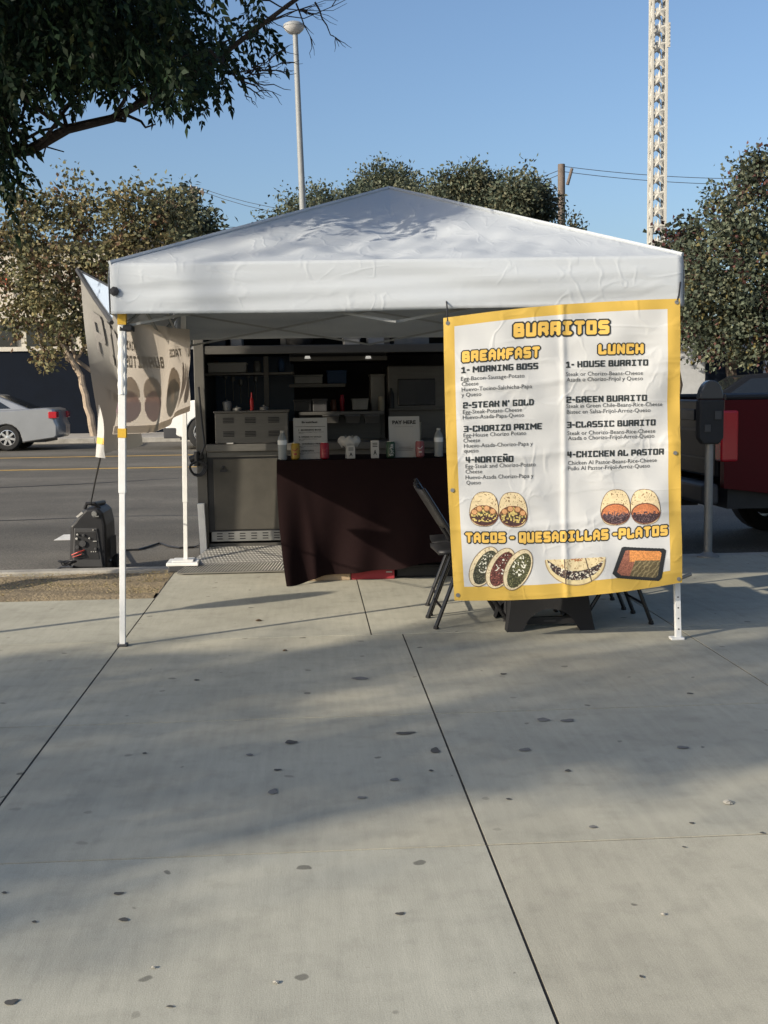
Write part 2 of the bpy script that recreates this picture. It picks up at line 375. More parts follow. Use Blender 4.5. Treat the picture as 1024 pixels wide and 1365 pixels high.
# ================================================================== SETTING
def roadz(Y): return -0.15+0.0117*(Y-9.4)
def terrain(Y):
    if Y < 9.5: return -0.35
    if Y < 34: return roadz(Y)-0.06
    return 0.10
ys = [-60, 0, 5, 9.49, 9.5, 20, 33.5, 33.52, 60, 150, 500, 1500]
mb = MB()
mb.grid(lambda u, v: (-1200+2400*u, ys[int(round(v*(len(ys)-1)))], terrain(ys[int(round(v*(len(ys)-1)))])), 8, len(ys)-1)
struct(mb, 'ground', M['earth'])
mb = MB(); mb.grid(lambda u, v: (-90+180*u, 9.595+23.9*v, roadz(9.595+23.9*v)), 40, 12)
road = struct(mb, 'road', M['asphalt'])
def strip(y0, y1, x0, x1, m, nm, lift=0.004, par=None):
    b = MB(); b.grid(lambda u, v: (x0+(x1-x0)*u, y0+(y1-y0)*v, roadz(y0+(y1-y0)*v)+lift), 30, 1)
    return struct(b, nm, m, parent=par)
strip(22.95, 23.15, -60, 60, M['yellow_paint'], 'road_line', par=road)
strip(26.85, 27.05, -60, 60, M['yellow_paint'], 'road_line', par=road)
# tar seams
for (a, b, w) in ((16.2, 20.6, .09), (14.9, 14.2, .05)):
    q = MB(); q.grid(lambda u, v: (-14+13.6*u, a+(b-a)*u+0.22*math.sin(9*u)+.1*math.sin(23*u)+w*v, roadz(a+(b-a)*u)+0.005), 40, 1)
    struct(q, 'tar_seam', M['tar'], parent=road)
# parking marks
p0 = U(72, 724, z=-.14); q = MB()
q.box((p0.x, p0.y, roadz(p0.y)+.003), (p0.x+.20, p0.y+1.0, roadz(p0.y)+.006)); q.box((p0.x+.201, p0.y+.78, roadz(p0.y)+.003), (p0.x+.95, p0.y+.93, roadz(p0.y)+.006))
struct(q, 'parking_mark', M['white_paint'], parent=road)
# kerbs
q = MB(); x = -40
while x < 40:
    q.box((x, 9.45, -.3), (x+2.99, 9.6, -0.004)); x += 3
struct(q, 'kerb', M['kerb'], bevel=.015)
q = MB(); x = -60
while x < 60:
    q.box((x, 33.3, 0), (x+2.99, 33.5, .265)); x += 3
struct(q, 'kerb', M['kerb'], bevel=.015)
q = MB()
for i in range(40): q.box((-60+3*i, 33.51, 0), (-60+3*i+2.985, 38.2, .262))
mfar = mat('far_concrete', (0.33, 0.31, 0.28), 0.9, var=0.2)
struct(q, 'pavement', mfar)
# slabs
q = MB(); G = 0.0045
XJ = [-1.08+1.6*k for k in range(-9, 12)]
YJ = [-12.66+1.55*k for k in range(9)]+[0.46, 1.94, 3.42, 4.90, 6.60]
rs = random.Random(3)
def slab(x0, x1, y0, y1):
    v = rs.uniform(.92, 1.06); w = rs.uniform(-.008, .008); zz = rs.uniform(-.0004, .0004)
    c = (0.39*v+w, 0.371*v, 0.296*v-w)
    q.box((x0+G, y0+G*1.0, -.1), (x1-G, y1-G*1.0, zz), col=c)
for a, b in zip(XJ[:-1], XJ[1:]):
    for c, d in zip(YJ[:-1], YJ[1:]): slab(a, b, c, d)
XB = [-1.08, .34, 2.12, 3.75, 5.35, 6.95, 8.55, 10.2, 12]
for a, b in zip(XB[:-1], XB[1:]):
    slab(a, b, 6.60, 9.44)
for k in range(-9, 0): slab(-1.08+1.6*k, -1.08+1.6*(k+1), 6.60, 8.03)
walk = struct(q, 'sidewalk', M['concrete'])
q = MB(); q.box((-16, -13, -.14), (13, 8.028, -.003)); q.box((-1.088, 8.03, -.14), (13, 9.44, -.003)); struct(q, 'joint_filler', M['joint'], parent=walk)
# stains on the sidewalk (photo positions, real size on the floor)
def blob(px, py, rx, ry, m, nm='stain', par=None, h=.0032):
    c = U(px, py, z=0); s = c.y/FPX; a = rs.random()*6
    sx = rx*s*.8; sy = ry*s*c.y/1.5*.8
    pts = [(c.x+sx*math.cos(t)*(1+.18*math.sin(2*t+a)+.13*math.sin(3*t+2*a)+.05*math.sin(5*t+a)), c.y+sy*math.sin(t)*(1+.18*math.cos(2*t+a)+.12*math.sin(3*t+a)+.05*math.sin(6*t)), h) for t in [2*math.pi*i/22 for i in range(22)]]
    b = MB(); b.add(pts+[(c.x, c.y, h)], [(i, (i+1) % 22, 22) for i in range(22)])
    return struct(b, nm, m, parent=par)
for (px, py, rx, ry) in ((388, 990, 9, 4), (580, 1001, 9, 5), (165, 1227, 8, 3.2), (15, 1337, 11, 6), (757, 1028, 6, 2), (533, 1219, 8, 3), (158, 1192, 8, 3), (262, 907, 4, 1.4), (540, 978, 16, 3), (46, 1230, 4, 2), (6, 1191, 4, 2), (922, 1098, 4, 1.8), (193, 1005, 4, 1.6), (671, 899, 5, 1.6), (920, 925, 5, 1.4), (912, 1130, 3, 1.5), (1016, 1111, 5, 1.6), (227, 1343, 6, 2), (855, 1303, 3, 3), (370, 1027, 6, 2), (575, 1028, 4, 1.5), (678, 1066, 5, 1.5)):
    blob(px, py, rx, ry, M['stain'], par=walk)
for (px, py, rx, ry) in ((724, 960, 12, 3), (757, 961, 13, 3), (364, 1056, 9, 5), (910, 997, 9, 3), (482, 1064, 7, 2.5), (790, 1103, 8, 2.5), (526, 1040, 9, 2.5), (333, 1007, 6, 2), (700, 1000, 12, 3), (480, 905, 14, 2.5)):
    blob(px, py, rx, ry, M['stain_faint'], par=walk)
# litter
k = 0
for (px, py, r, m, lab) in ((971, 1071, 7, 'litter', 'crumpled pale leaf lying on the concrete at the far right'), (884, 1220, 3, 'litter', 'small yellowish leaf scrap on the right of the foreground concrete'), (205, 1291, 3, 'litter', 'tiny white paper scrap on the left of the foreground concrete'), (368, 1311, 4, 'litter', 'small white bent scrap near the bottom middle of the concrete'), (380, 861+7, 3, 'brownleaf', 'small brown leaf fallen in front of the canopy between its front legs'), (345, 828, 4, 'brownleaf', 'small brown leaf on the sunlit slab in front of the maroon tablecloth')):
    c = U(px, py, z=0); s = c.y/FPX*r
    b = MB()
    for j in range(3):
        a = rs.random()*6; b.grid(lambda u, v: (c.x+s*((u-.5)*2*math.cos(a)-(v-.5)*math.sin(a)), c.y+s*((u-.5)*2*math.sin(a)+(v-.5)*math.cos(a)), .004+s*.35*math.sin(3.1*u)*(j*.4+.4)), 4, 2)
    tag(b.build('fallen_leaf' if 'leaf' in lab else 'paper_scrap', M[m], origin=c, thick=.001), lab, 'litter')
# planting strip
q = MB(); q.grid(lambda u, v: (-15+13.905*u, 8.04+1.405*v, -.02+.022*math.sin(23*u+5*v)*math.sin(7*v+11*u)+.012*math.sin(71*u)*math.sin(17*v)), 160, 22)
struct(q, 'planting_strip', M['dirt'], smooth=True)
n = 16000
P = np.stack([RNG.uniform(-6, -1.11, n), RNG.uniform(8.05, 9.43, n), np.full(n, -.02)], 1)
dens = np.sin(P[:, 0]*3.1+1)*np.sin(P[:, 1]*4.3)+RNG.normal(size=n)*.5 - .9*(P[:, 1] > 8.95)*(P[:, 0] > -2)
keep = (dens > -.25) | (P[:, 0] > -1.35); P = P[keep]; n = len(P)
D = np.stack([RNG.normal(size=n), RNG.normal(size=n), RNG.uniform(.08, .5, n)], 1)
gc = np.array([.34, .27, .135])*RNG.uniform(.6, 1.3, (n, 1)); gm = RNG.random(n) < .12; gc[gm] = np.array([.11, .13, .04])
o = quads_mesh('dry_grass', leaf_quads(P, D, RNG.uniform(.010, .034, n), RNG.uniform(.002, .0045, n), RNG), gc, M['drygrass'], None)
tag(o, 'dry straw coloured grass and weeds on the dirt strip', 'grass', kind='stuff')

# ================================================================== CANOPY
def rz(v): return CAMH
FL = U(163, 862, z=0); FR = U(904, 852, z=0); BL = U(248, 760, z=0)
X0, X1, Y0, Y1 = -0.992, 1.965, 6.42, 9.32
XM, YM = U(519, 252, Y=7.80).x, 7.80
SK = .19   # the far right side stands a little nearer the viewer
ZE, ZV, ZP = 2.095, 1.827, 2.728
can = thing('canopy_tent', 'white pop-up canopy with a pitched fabric roof on four thin white legs', 'canopy', (0.5, 7.87, 0))
def wr(x, y, z):
    return .010*math.sin(4.1*x+2.3*y)*math.sin(3.3*y+1.2*x+.7)+.006*math.sin(11*x+5*y+1.3)*math.sin(7*y-3*x)+.004*math.sin(19*x-13*y)
E = .045
def roof_side(c0, c1):
    def fn(u, v):
        a = Vector(c0).lerp(Vector(c1), u); ap = Vector((XM, YM, ZP))
        p = a.lerp(ap, v); k = math.sin(math.pi*v)*math.sin(math.pi*u)
        edge = min(u, 1-u)*2
        p.z += -.075*math.sin(math.pi*min(1, v*1.0))*(edge**.6) + wr(p.x*1.6, p.y*1.6, 0)*min(1, edge*(1-v)*4)*min(1, v*9)*1.2 + .010*(1-v)*math.sin(math.pi*u)*-1
        return p
    return fn
cs = [(X0-E, Y0-E, ZE), (X1+E, Y0-E-SK, ZE), (X1+E, Y1+E-SK, ZE), (X0-E, Y1+E, ZE)]
q = MB()
for i in range(4): q.grid(roof_side(cs[i], cs[(i+1) % 4]), 64, 44)
bmr = q.build('roof_fabric', M['canopy'], can, smooth=True)
bm = bmesh.new(); bm.from_mesh(bmr.data); bmesh.ops.remove_doubles(bm, verts=bm.verts, dist=.002); bmesh.ops.recalc_face_normals(bm, faces=bm.faces); bm.to_mesh(bmr.data); bm.free()
# hip seams: raised ribbon along each ridge
for i in range(4):
    q = MB(); a = Vector(cs[i]); ap = Vector((XM, YM, ZP))
    q.tube([a.lerp(ap, t)+Vector((0, 0, .002)) for t in (0, .25, .5, .75, 1)], .013, 6); q.build('roof_seam', M['canopy'], can, smooth=True)
def val(c0, c1, out):
    def fn(u, v):
        p = Vector(c0).lerp(Vector(c1), u); o = Vector(out)
        h = ZE-(ZE-ZV)*v - .006*v*math.sin(math.pi*u)*math.sin(6*u)
        w = (.006*math.sin(9*u+3*v)+.003*math.sin(23*u-5*v)+.005*math.sin(8*v+3*math.sin(5*u))+.003*math.sin(19*v+9*u))*min(1, v*4)*min(1, u*12, (1-u)*12)
        return Vector((p.x, p.y, h))+o*(w+.022*math.sin(math.pi*min(1, v*2.5)/2)*.5)
    return fn
outs = [(0, -1, 0), (1, 0, 0), (0, 1, 0), (-1, 0, 0)]
for i in range(4):
    q = MB(); q.grid(val(cs[i], cs[(i+1) % 4], outs[i]), 90, 14); q.build('valance', M['canopy'], can, smooth=True, thick=.002)
q = MB()   # velcro tab/knob at the left front corner
q.lathe([(.001, -.0), (.02, .003), (.026, .012), (.018, .022), (.002, .026)], U(152, 388, Y=Y0-E-.036), 7, axis='y'); q.build('corner_knob', M['black_plastic'], can, smooth=True)
# legs
LEGS = [(FL.x, FL.y+.02), (FR.x, FR.y), (BL.x+.0, BL.y), (X1-.02, Y1-.02-SK)]
for i, (lx, ly) in enumerate(LEGS):
    tx = [X0+.01, X1-.005, X0+.04, X1-.02][i]; ty = [Y0+.02, Y0+.02-SK, Y1-.06, Y1-.03-SK][i]
    q = MB(); zt = ZE-.03; zm = [.86, .62, .55, .8][i]
    at = lambda z: Vector((lx+(tx-lx)*z/zt, ly+(ty-ly)*z/zt, z))
    q.tube([at(zm), at(zt)], .0195, square=True)
    lg = q.build('leg', M['white_metal'], can, bevel=.003)
    q = MB(); q.tube([at(.012), at(zm+.05)], .0155, square=True); q.build('lower_tube', M['white_metal'], lg, bevel=.002)
    b = at(0)
    q = MB(); q.box((b.x-.045 if i == 1 else b.x-.028, b.y-.03, 0), (b.x+.028, b.y+.03, .014))
    q.build('foot_plate', M['white_metal'] if i != 0 else M['dark_grey'], lg, bevel=.003)
    q = MB(); m_ = at(1.76 if i < 2 else 1.78); b_s = .4 if i < 2 else 1; m_ = m_+Vector((.0, .03, 0)) if i < 2 else m_; q.box(m_-Vector((.032, .03, .05))*b_s, m_+Vector((.032, .03, .05))*b_s); q.box(m_+Vector((-.012, -.055, -.02)), m_+Vector((.055 if i in (0, 2) else -.055, .055, .012)) if i in (0, 2) else m_+Vector((.012, .055, .012)))
    q.build('slider_bracket', M['black_plastic'], lg, bevel=.006)
    if i == 1:
        q = MB()
        for zz in (.06, .12, .18, .24):
            q = MB(); q.lathe([(.0001, -.0005), (.0045, -.0005), (.0045, .0005), (.0001, .0005)], at(zz)+Vector((0, -.0165, 0)), 8, axis='y'); q.build('pin_hole', M['ink'], lg)
        q = MB(); q.tube([at(.345)+Vector((-.02, -.03, -.01)), at(.36)+Vector((.07, -.04, .012))], .011, 8); q.build('leg_latch', M['galv'], lg, bevel=.003)
    if i == 0:
        q = MB()
        for za, zb in ((1.775, 1.835), (1.165, 1.215)):
            q = MB(); q.tube([at(za), at(zb)], .0225, square=True); q.build('yellow_band', M['yellowtape'], lg)
        q = MB(); q.grid(lambda u, v: at(1.40+.37*v)+Vector((.024*math.cos(6.283*u), .024*math.sin(6.283*u), 0))*(1+.12*math.sin(31*v+7*u)*math.sin(9*u+4)), 14, 30)
        q.build('clear_tape', M['clearwrap'], lg, smooth=True)
# truss scissors
def truss(a, b):
    q = MB(); a = Vector(a); b = Vector(b); m_ = (a+b)/2; zt, zb = 2.03, 1.77
    def pt(p, z): return Vector((p.x, p.y, z))
    d = (b-a).normalized(); nn = Vector((d.y, -d.x, 0))*.012
    for s, (p, r) in ((1, (a, m_)), (-1, (m_, b))):
        q.tube([pt(p, zt)+nn, pt(r, zb)+nn], .007, square=True); q.tube([pt(p, zb)-nn, pt(r, zt)-nn], .007, square=True)
    return q.build('truss_bar', M['pole'], can)
C_ = [(X0+.02, Y0+.03, 0), (X1-.02, Y0+.03-SK, 0), (X1-.02, Y1-.03-SK, 0), (X0+.02, Y1-.03, 0)]
for i in range(4): truss(C_[i], C_[(i+1) % 4])
q = MB()
for c in C_:
    q.tube([Vector((c[0], c[1], 2.03)), Vector((XM, YM, ZP-.13))], .01, 6)
q.tube([Vector((XM, YM, 2.2)), Vector((XM, YM, ZP-.03))], .016, 8)
q.build('roof_strut', M['white_metal'], can)

# weight under the back left leg
w = thing('leg_weight', 'pale square weight block around the foot of the rear left canopy leg', 'weight', (BL.x, BL.y, 0))
q = MB(); q.box((BL.x-.13, BL.y-.12, 0), (BL.x+.10, BL.y+.12, .05)); q.build('base_block', M['dark_grey'], w, bevel=.012)
q = MB(); q.box((BL.x-.14, BL.y-.13, .051), (BL.x+.11, BL.y+.13, .078)); q.box((BL.x-.10, BL.y-.09, .078), (BL.x+.07, BL.y+.09, .09)); q.build('top_tray', M['white_metal'], w, bevel=.008)

# ================================================================== MENU BANNER
BC = {'tl': U(591, 424, Y=6.20), 'tr': U(905.5, 398.5, Y=6.115), 'bl': U(606, 800.5, Y=6.17), 'br': U(908.5, 776, Y=6.13)}
def bil(u, v):   # u right, v down
    return (BC['tl']*(1-u)+BC['tr']*u)*(1-v)+(BC['bl']*(1-u)+BC['br']*u)*v
BN = (BC['tr']-BC['tl']).cross(BC['bl']-BC['tl']).normalized()
if BN.y > 0: BN = -BN
def bdisp(u, v):
    d = .010*math.sin(2.4*math.pi*u+1.2*v)+.012*math.sin(5.2*v+2.2*u)
    d += .0045*math.sin(17*(u+.75*v)+2*math.sin(3*v))*math.exp(-((u-.82)/.25)**2)*math.exp(-((v-.3)/.35)**2)*2
    d += .0022*math.sin(34*(u-.6*v)+5*u)*(.4+math.sin(4*v+3*u)**2)
    d += .0016*math.sin(47*v+9*u*math.sin(3*v))*(.3+math.cos(5*u+2*v)**2)
    d += .008*math.exp(-((u-.502-.006*math.sin(5*v))/.012)**2)
    for vv in (.255, .5, .745): d += .0035*math.exp(-((v-vv-.006*math.sin(6*u))/.011)**2)
    d += .009*math.exp(-((u-.03)/.03)**2)*math.sin(14*v+1)*.6 + .008*math.exp(-((u-.97)/.035)**2)*math.sin(16*v)
    return d
def bpt(u, v, lift=0.0):
    p = bil(u, v); s = math.sin(math.pi*min(1, max(0, u)))
    p = p + Vector((0, 0, 1))*(-.034*s*max(0, v-.5)*2*(1+.0*u) + .020*s*max(0, .5-v)*2) + Vector((1, 0, 0))*(.012*math.sin(math.pi*v)*(1-u)*-1 if v else 0)
    return p + BN*(bdisp(u, v)+lift)
def pinv(px, py):   # photo pixel -> (u, v) on the banner plane
    c = np.array([[591, 424], [905.5, 398.5], [606, 800.5], [908.5, 776]], float)
    u, v = .5, .5
    for _ in range(12):
        f = (c[0]*(1-u)+c[1]*u)*(1-v)+(c[2]*(1-u)+c[3]*u)*v-np.array([px, py])
        fu = (c[1]-c[0])*(1-v)+(c[3]-c[2])*v; fv = (c[2]-c[0])*(1-u)+(c[3]-c[1])*u
        du = np.linalg.solve(np.array([fu, fv]).T, -f); u += du[0]; v += du[1]
    return u, v
def vinyl():
    m = fabric('menu_vinyl', (0.565, 0.57, 0.565), 0.10, 5.0, 0.16)
    n = m.node_tree.nodes; l = m.node_tree.links; p = n['Principled BSDF']; p.inputs['Roughness'].default_value = .5
    uv = n.new('ShaderNodeUVMap'); sp = n.new('ShaderNodeSeparateXYZ'); l.new(uv.outputs[0], sp.inputs[0])
    def cmp(s, op, t):
        q = n.new('ShaderNodeMath'); q.operation = op; l.new(s, q.inputs[0]); q.inputs[1].default_value = t; return q.outputs[0]
    def mx(a, b):
        q = n.new('ShaderNodeMath'); q.operation = 'MAXIMUM'; l.new(a, q.inputs[0]); l.new(b, q.inputs[1]); return q.outputs[0]
    e = mx(mx(cmp(sp.outputs[0], 'LESS_THAN', .046), cmp(sp.outputs[0], 'GREATER_THAN', .947)), mx(cmp(sp.outputs[1], 'LESS_THAN', .034), cmp(sp.outputs[1], 'GREATER_THAN', .950)))
    c = n.new('ShaderNodeMix'); c.data_type = 'RGBA'; l.new(e, c.inputs[0]); c.inputs[6].default_value = (.565, .57, .565, 1); c.inputs[7].default_value = (.57, .38, .08, 1)
    l.new(c.outputs[2], p.inputs['Base Color'])
    for t in n:
        if t.type == 'BSDF_TRANSLUCENT': l.new(c.outputs[2], t.inputs['Color'])
    return m
ban = thing('menu_banner', 'yellow bordered white menu banner headed BURRITOS hung across the right front of the canopy', 'banner', tuple(bil(.5, 1)))
NU, NV = 150, 170
q = MB(); q.grid(lambda u, v: bpt(u, v), NU, NV)
q.build('banner_sheet', vinyl(), ban, smooth=True, uv=[(i/NU, j/NV) for j in range(NV+1) for i in range(NU+1)], recalc=False)
BW = (BC['tr']-BC['tl']).length; BH = (BC['bl']-BC['tl']).length
for (u, v) in ((.016, .98), (.985, .012), (.985, .985), (.018, .605), (.975, .535), (.018, .02)):
    p = bpt(u, v, .002); q = MB(); q.lathe([(.005, 0), (.011, 0), (.011, -.003), (.005, -.003)], p, 12, axis='y'); q.build('grommet', M['galv'], ban)
p = bpt(.985, .012, .002); q = MB(); q.tube([p, p+Vector((.015, .01, .035)), Vector((X1+.03, Y0-SK-.06, p.z+.11))], .005, 6); q.build('tie_cord', M['black_plastic'], ban)
p = bpt(.018, .02, .002); q = MB(); q.tube([p, p+Vector((.0, .03, .10)), Vector((p.x, Y0-.06, p.z+.2))], .004, 6); q.build('tie_cord', M['black_plastic'], ban)

# ---- block lettering
def glyph(ch):
    w = .62
    A = {'B': [[(0,0),(0,1),(.9*w,1),(.9*w,.55)],[(0,.5),(w,.5),(w,0),(0,0)]], 'U': [[(0,1),(0,0),(w,0),(w,1)]],
     'R': [[(0,0),(0,1),(w,1),(w,.48),(0,.42)],[(.6*w,.42),(w,.2),(w,0)]], 'I': [[(.04,1),(w-.04,1)],[(.04,0),(w-.04,0)],[(w/2,0),(w/2,1)]],
     'T': [[(0,1),(w,1)],[(w/2,1),(w/2,0)]], 'O': [[(0,0),(0,1),(w,1),(w,0),(0,0)]], 'S': [[(w,1),(0,1),(0,.5),(w,.5),(w,0),(0,0)]],
     'E': [[(w,1),(0,1),(0,0),(w,0)],[(0,.5),(.8*w,.5)]], 'A': [[(0,0),(0,.72),(.22,1),(w-.22,1),(w,.72),(w,0)],[(0,.36),(w,.36)]],
     'K': [[(0,0),(0,1)],[(w,1),(w,.72),(.72*w,.5),(0,.5)],[(.72*w,.5),(w,.28),(w,0)]], 'F': [[(w,1),(0,1),(0,0)],[(0,.5),(.8*w,.5)]],
     'L': [[(0,1),(0,0),(w,0),(w,.22)]], 'N': [[(0,0),(0,1),(w,0),(w,1)]], 'C': [[(w,.86),(w,1),(0,1),(0,0),(w,0),(w,.14)]],
     'H': [[(0,0),(0,1)],[(w,0),(w,1)],[(0,.5),(w,.5)]], 'M': [[(0,0),(0,1),(.46,.4),(.92,1),(.92,0)]], 'G': [[(w,1),(0,1),(0,0),(w,0),(w,.44),(.6*w,.44)]],
     'D': [[(0,0),(0,1),(.7*w,1),(w,.75),(w,.25),(.7*w,0),(0,0)]], 'Z': [[(0,1),(w,1),(0,0),(w,0)]], 'P': [[(0,0),(0,1),(w,1),(w,.42),(0,.42)]],
     'Q': [[(0,0),(0,1),(w,1),(w,0),(0,0)],[(.55*w,.2),(w,-.16)]], '1': [[(0,.85),(.3,1),(.3,0)],[(0,0),(.55,0)]], '2': [[(0,.85),(0,1),(w,1),(w,.5),(0,.5),(0,0),(w,0)]],
     '3': [[(0,1),(w,1),(w,0),(0,0)],[(.2*w,.5),(w,.5)]], '4': [[(0,1),(0,.42),(w,.42)],[(.85*w,1),(.85*w,0)]], '-': [[(0,.47),(.28,.47)]], "'": [[(.03,1),(0,.8)]],
     'Ñ': [[(0,0),(0,1),(w,0),(w,1)],[(.05,1.42),(w-.05,1.42)]], ' ': []}
    return A[ch], {'M': .92, '1': .55, '-': .28, "'": .06, ' ': .05}.get(ch, w)
def raster_text(s, T, n=18, grow=0.0, gap=.14):
    """returns mask, (x0,y0), cell; unit = cap centreline height"""
    segs = []; x = 0.0
    for ch in s:
        g, w = glyph(ch)
        for pl in g:
            for a, b in zip(pl[:-1], pl[1:]): segs.append(((a[0]+x, a[1]), (b[0]+x, b[1])))
        x += w+T+gap if ch != ' ' else .45
    W = x-T-gap; pad = T/2+grow+.12; c = 1.0/n
    gx = np.arange(-pad, W+pad, c)+c/2; gy = np.arange(-pad-.1, 1+pad+.35, c)+c/2
    XX, YY = np.meshgrid(gx, gy); D = np.full(XX.shape, 9.0)
    for (ax, ay), (bx, by) in segs:
        dx, dy = bx-ax, by-ay; L2 = dx*dx+dy*dy
        t = np.clip(((XX-ax)*dx+(YY-ay)*dy)/max(L2, 1e-9), 0, 1); ex = np.abs(XX-ax-t*dx); ey = np.abs(YY-ay-t*dy)
        if abs(dx) > 1e-6 and abs(dy) > 1e-6: d = np.hypot(ex, ey)
        else: d = np.maximum(np.maximum(ex, ey), (ex+ey)*.76)
        D = np.minimum(D, d)
    return D <= T/2+grow, gx[0]-c/2, gy[0]-c/2, c, -T/2, W+T/2, -T/2, 1+T/2
def runs(mask):
    """merge a boolean mask into rectangles (row runs merged downwards)"""
    out = []; open_ = {}
    for j, row in enumerate(mask):
        r = np.flatnonzero(np.diff(np.concatenate([[0], row.astype(np.int8), [0]])))
        cur = {}
        for a, b in zip(r[::2], r[1::2]):
            if (a, b) in open_ and j-open_[(a, b)] < 8: cur[(a, b)] = open_.pop((a, b))
            else: cur[(a, b)] = j
        for (a, b), j0 in open_.items(): out.append((a, b, j0, j))
        nxt = {}
        for kx, j0 in cur.items():
            if j-j0 >= 7: out.append((kx[0], kx[1], j0, j+1))
            else: nxt[kx] = j0
        open_ = nxt
    for (a, b), j0 in open_.items(): out.append((a, b, j0, len(mask)))
    return out
def text_block(mb, s, x0, x1, y0, y1, cap, T, surf, grow=0, lift=.002, n=18, gap=.14, inv=pinv):
    """cap-height lettering whose baseline runs from photo (x0,y0) to (x1,y1)"""
    mask, ox, oy, c, tx0, tx1, ty0, ty1 = raster_text(s, T, n, grow, gap)
    ax, ay = inv(x0, y0); bx, by = inv(x1, y1); cu, cv = inv(x0, y0-cap); du, dv = cu-ax, cv-ay
    def uv(gx, gy):
        t = (gx-tx0)/(tx1-tx0); h = (gy-ty0)/(ty1-ty0)
        return ax+(bx-ax)*t+du*h, ay+(by-ay)*t+dv*h
    for a, b, j0, j1 in runs(mask):
        for k in range(a, b, 6):
            e = min(b, k+6)
            pts = [uv(ox+c*i, oy+c*j) for i, j in ((k, j0), (e, j0), (e, j1), (k, j1))]
            mb.add([surf(u, v, lift) for u, v in pts], [(0, 1, 2, 3)])
yel, drk = MB(), MB()
for (s, x0, x1, y0, y1, cap) in (('BURRITOS', 685, 812, 452.5, 447.5, 17.5), ('BREAKFAST', 617, 720, 483, 478.5, 14), ('LUNCH', 798, 858, 474, 471.5, 13), ('TACOS - QUESADILLAS -PLATOS', 622, 889, 721, 710.5, 13.5)):
    text_block(yel, s, x0, x1, y0, y1, cap, .36, bpt, 0, .0040, 20)
    text_block(drk, s, x0, x1, y0, y1, cap, .36, bpt, .155, .0022, 20)
yel.build('yellow_heading', M['print_yellow'], ban, recalc=False); drk.build('heading_outline', M['print_dark'], ban, recalc=False)
it = MB()
for (s, x0, x1, y0, y1, cap) in (('1- MORNING BOSS', 616, 718, 497.5, 493.5, 8.5), ("2-STEAK N' GOLD", 619, 713, 543.5, 540, 8.5), ('3-CHORIZO PRIME', 620, 724, 574.5, 571, 8.5), ('4-NORTEÑO', 623, 686, 615, 613.5, 8.5),
    ('1- HOUSE BURRITO', 755, 864, 492, 487, 8.5), ('2-GREEN BURRITO', 756, 862, 537, 533, 8.5), ('3-CLASSIC BURRITO', 757, 874, 569.5, 565, 8.5), ('4-CHICKEN AL PASTOR', 758, 885, 608, 603.5, 8.5)):
    text_block(it, s, x0, x1, y0, y1, cap, .30, bpt, 0, .0022, 16)
it.build('item_heading', M['print_dark'], ban, recalc=False)
# ---- small lettering from the built-in font
def font_mesh(s, offset=0.0):
    cu = bpy.data.curves.new('tmp', 'FONT'); cu.body = s; cu.resolution_u = 2; cu.offset = offset
    ob = bpy.data.objects.new('tmp', cu); COL.objects.link(ob)
    me = bpy.data.meshes.new_from_object(ob.evaluated_get(bpy.context.evaluated_depsgraph_get()))
    V = [tuple(v.co) for v in me.vertices]; F = [tuple(p.vertices) for p in me.polygons]
    bpy.data.objects.remove(ob); bpy.data.curves.remove(cu); bpy.data.meshes.remove(me)
    return V, F
def small_text(mb, s, x0, x1, y0, y1, cap, surf, lift=.002, inv=pinv, offset=.0):
    V, F = font_mesh(s, offset)
    xs = [v[0] for v in V]; a, b = min(xs), max(xs)
    ax, ay = inv(x0, y0); bx, by = inv(x1, y1); cu, cv = inv(x0, y0-cap); du, dv = cu-ax, cv-ay
    mb.add([surf(ax+(bx-ax)*(v[0]-a)/(b-a)+du*v[1]/.69, ay+(by-ay)*(v[0]-a)/(b-a)+dv*v[1]/.69, lift) for v in V], F)
sm = MB(); sl_ = -.035
for (s, x0, x1, y) in (('Egg-Bacon-Sausage-Potato', 616, 700, 507), ('Cheese', 617, 639, 514), ('Huevo-Tocino-Salchicha-Papa', 617, 710, 521), ('y Queso', 617, 643, 528),
    ('Egg-Steak-Potato-Cheese', 619, 697, 550.5), ('Huevo-Asada-Papa-Queso', 619, 700, 557.5), ('Egg-House Chorizo Potato', 620, 703, 581), ('Cheese', 620, 642, 588), ('Huevo-Asada-Chorizo-Papa y', 621, 712, 595), ('queso', 621, 640, 601.5),
    ('Egg-Steak and Chorizo-Potato', 623, 716, 622), ('Cheese', 623, 645, 629), ('Huevo-Asada Chorizo-Papa y', 623, 713, 636.5), ('Queso', 624, 643, 643.5),
    ('Steak or Chorizo-Beans-Cheese', 755, 857, 502.5), ('Asada o Chorizo-Frijol y Queso', 756, 857, 509.5), ('Steak in Green Chile-Beans-Rice-Cheese', 756, 883, 543.5), ('Bistec en Salsa-Frijol-Arroz-Queso', 757, 867, 551),
    ('Steak or Chorizo-Beans-Rice-Cheese', 758, 874, 578.5), ('Asada o Chorizo-Frijol-Arroz-Queso', 759, 873, 585), ('Chicken Al Pastor-Beans-Rice-Cheese', 759, 876, 617), ('Pollo Al Pastor-Frijol-Arroz-Queso', 759, 867, 624)):
    small_text(sm, s, x0, x1, y, y+sl_*(x1-x0), 5.2, bpt, .0022)
sm.build('description_lettering', M['print_grey'], ban, recalc=False)

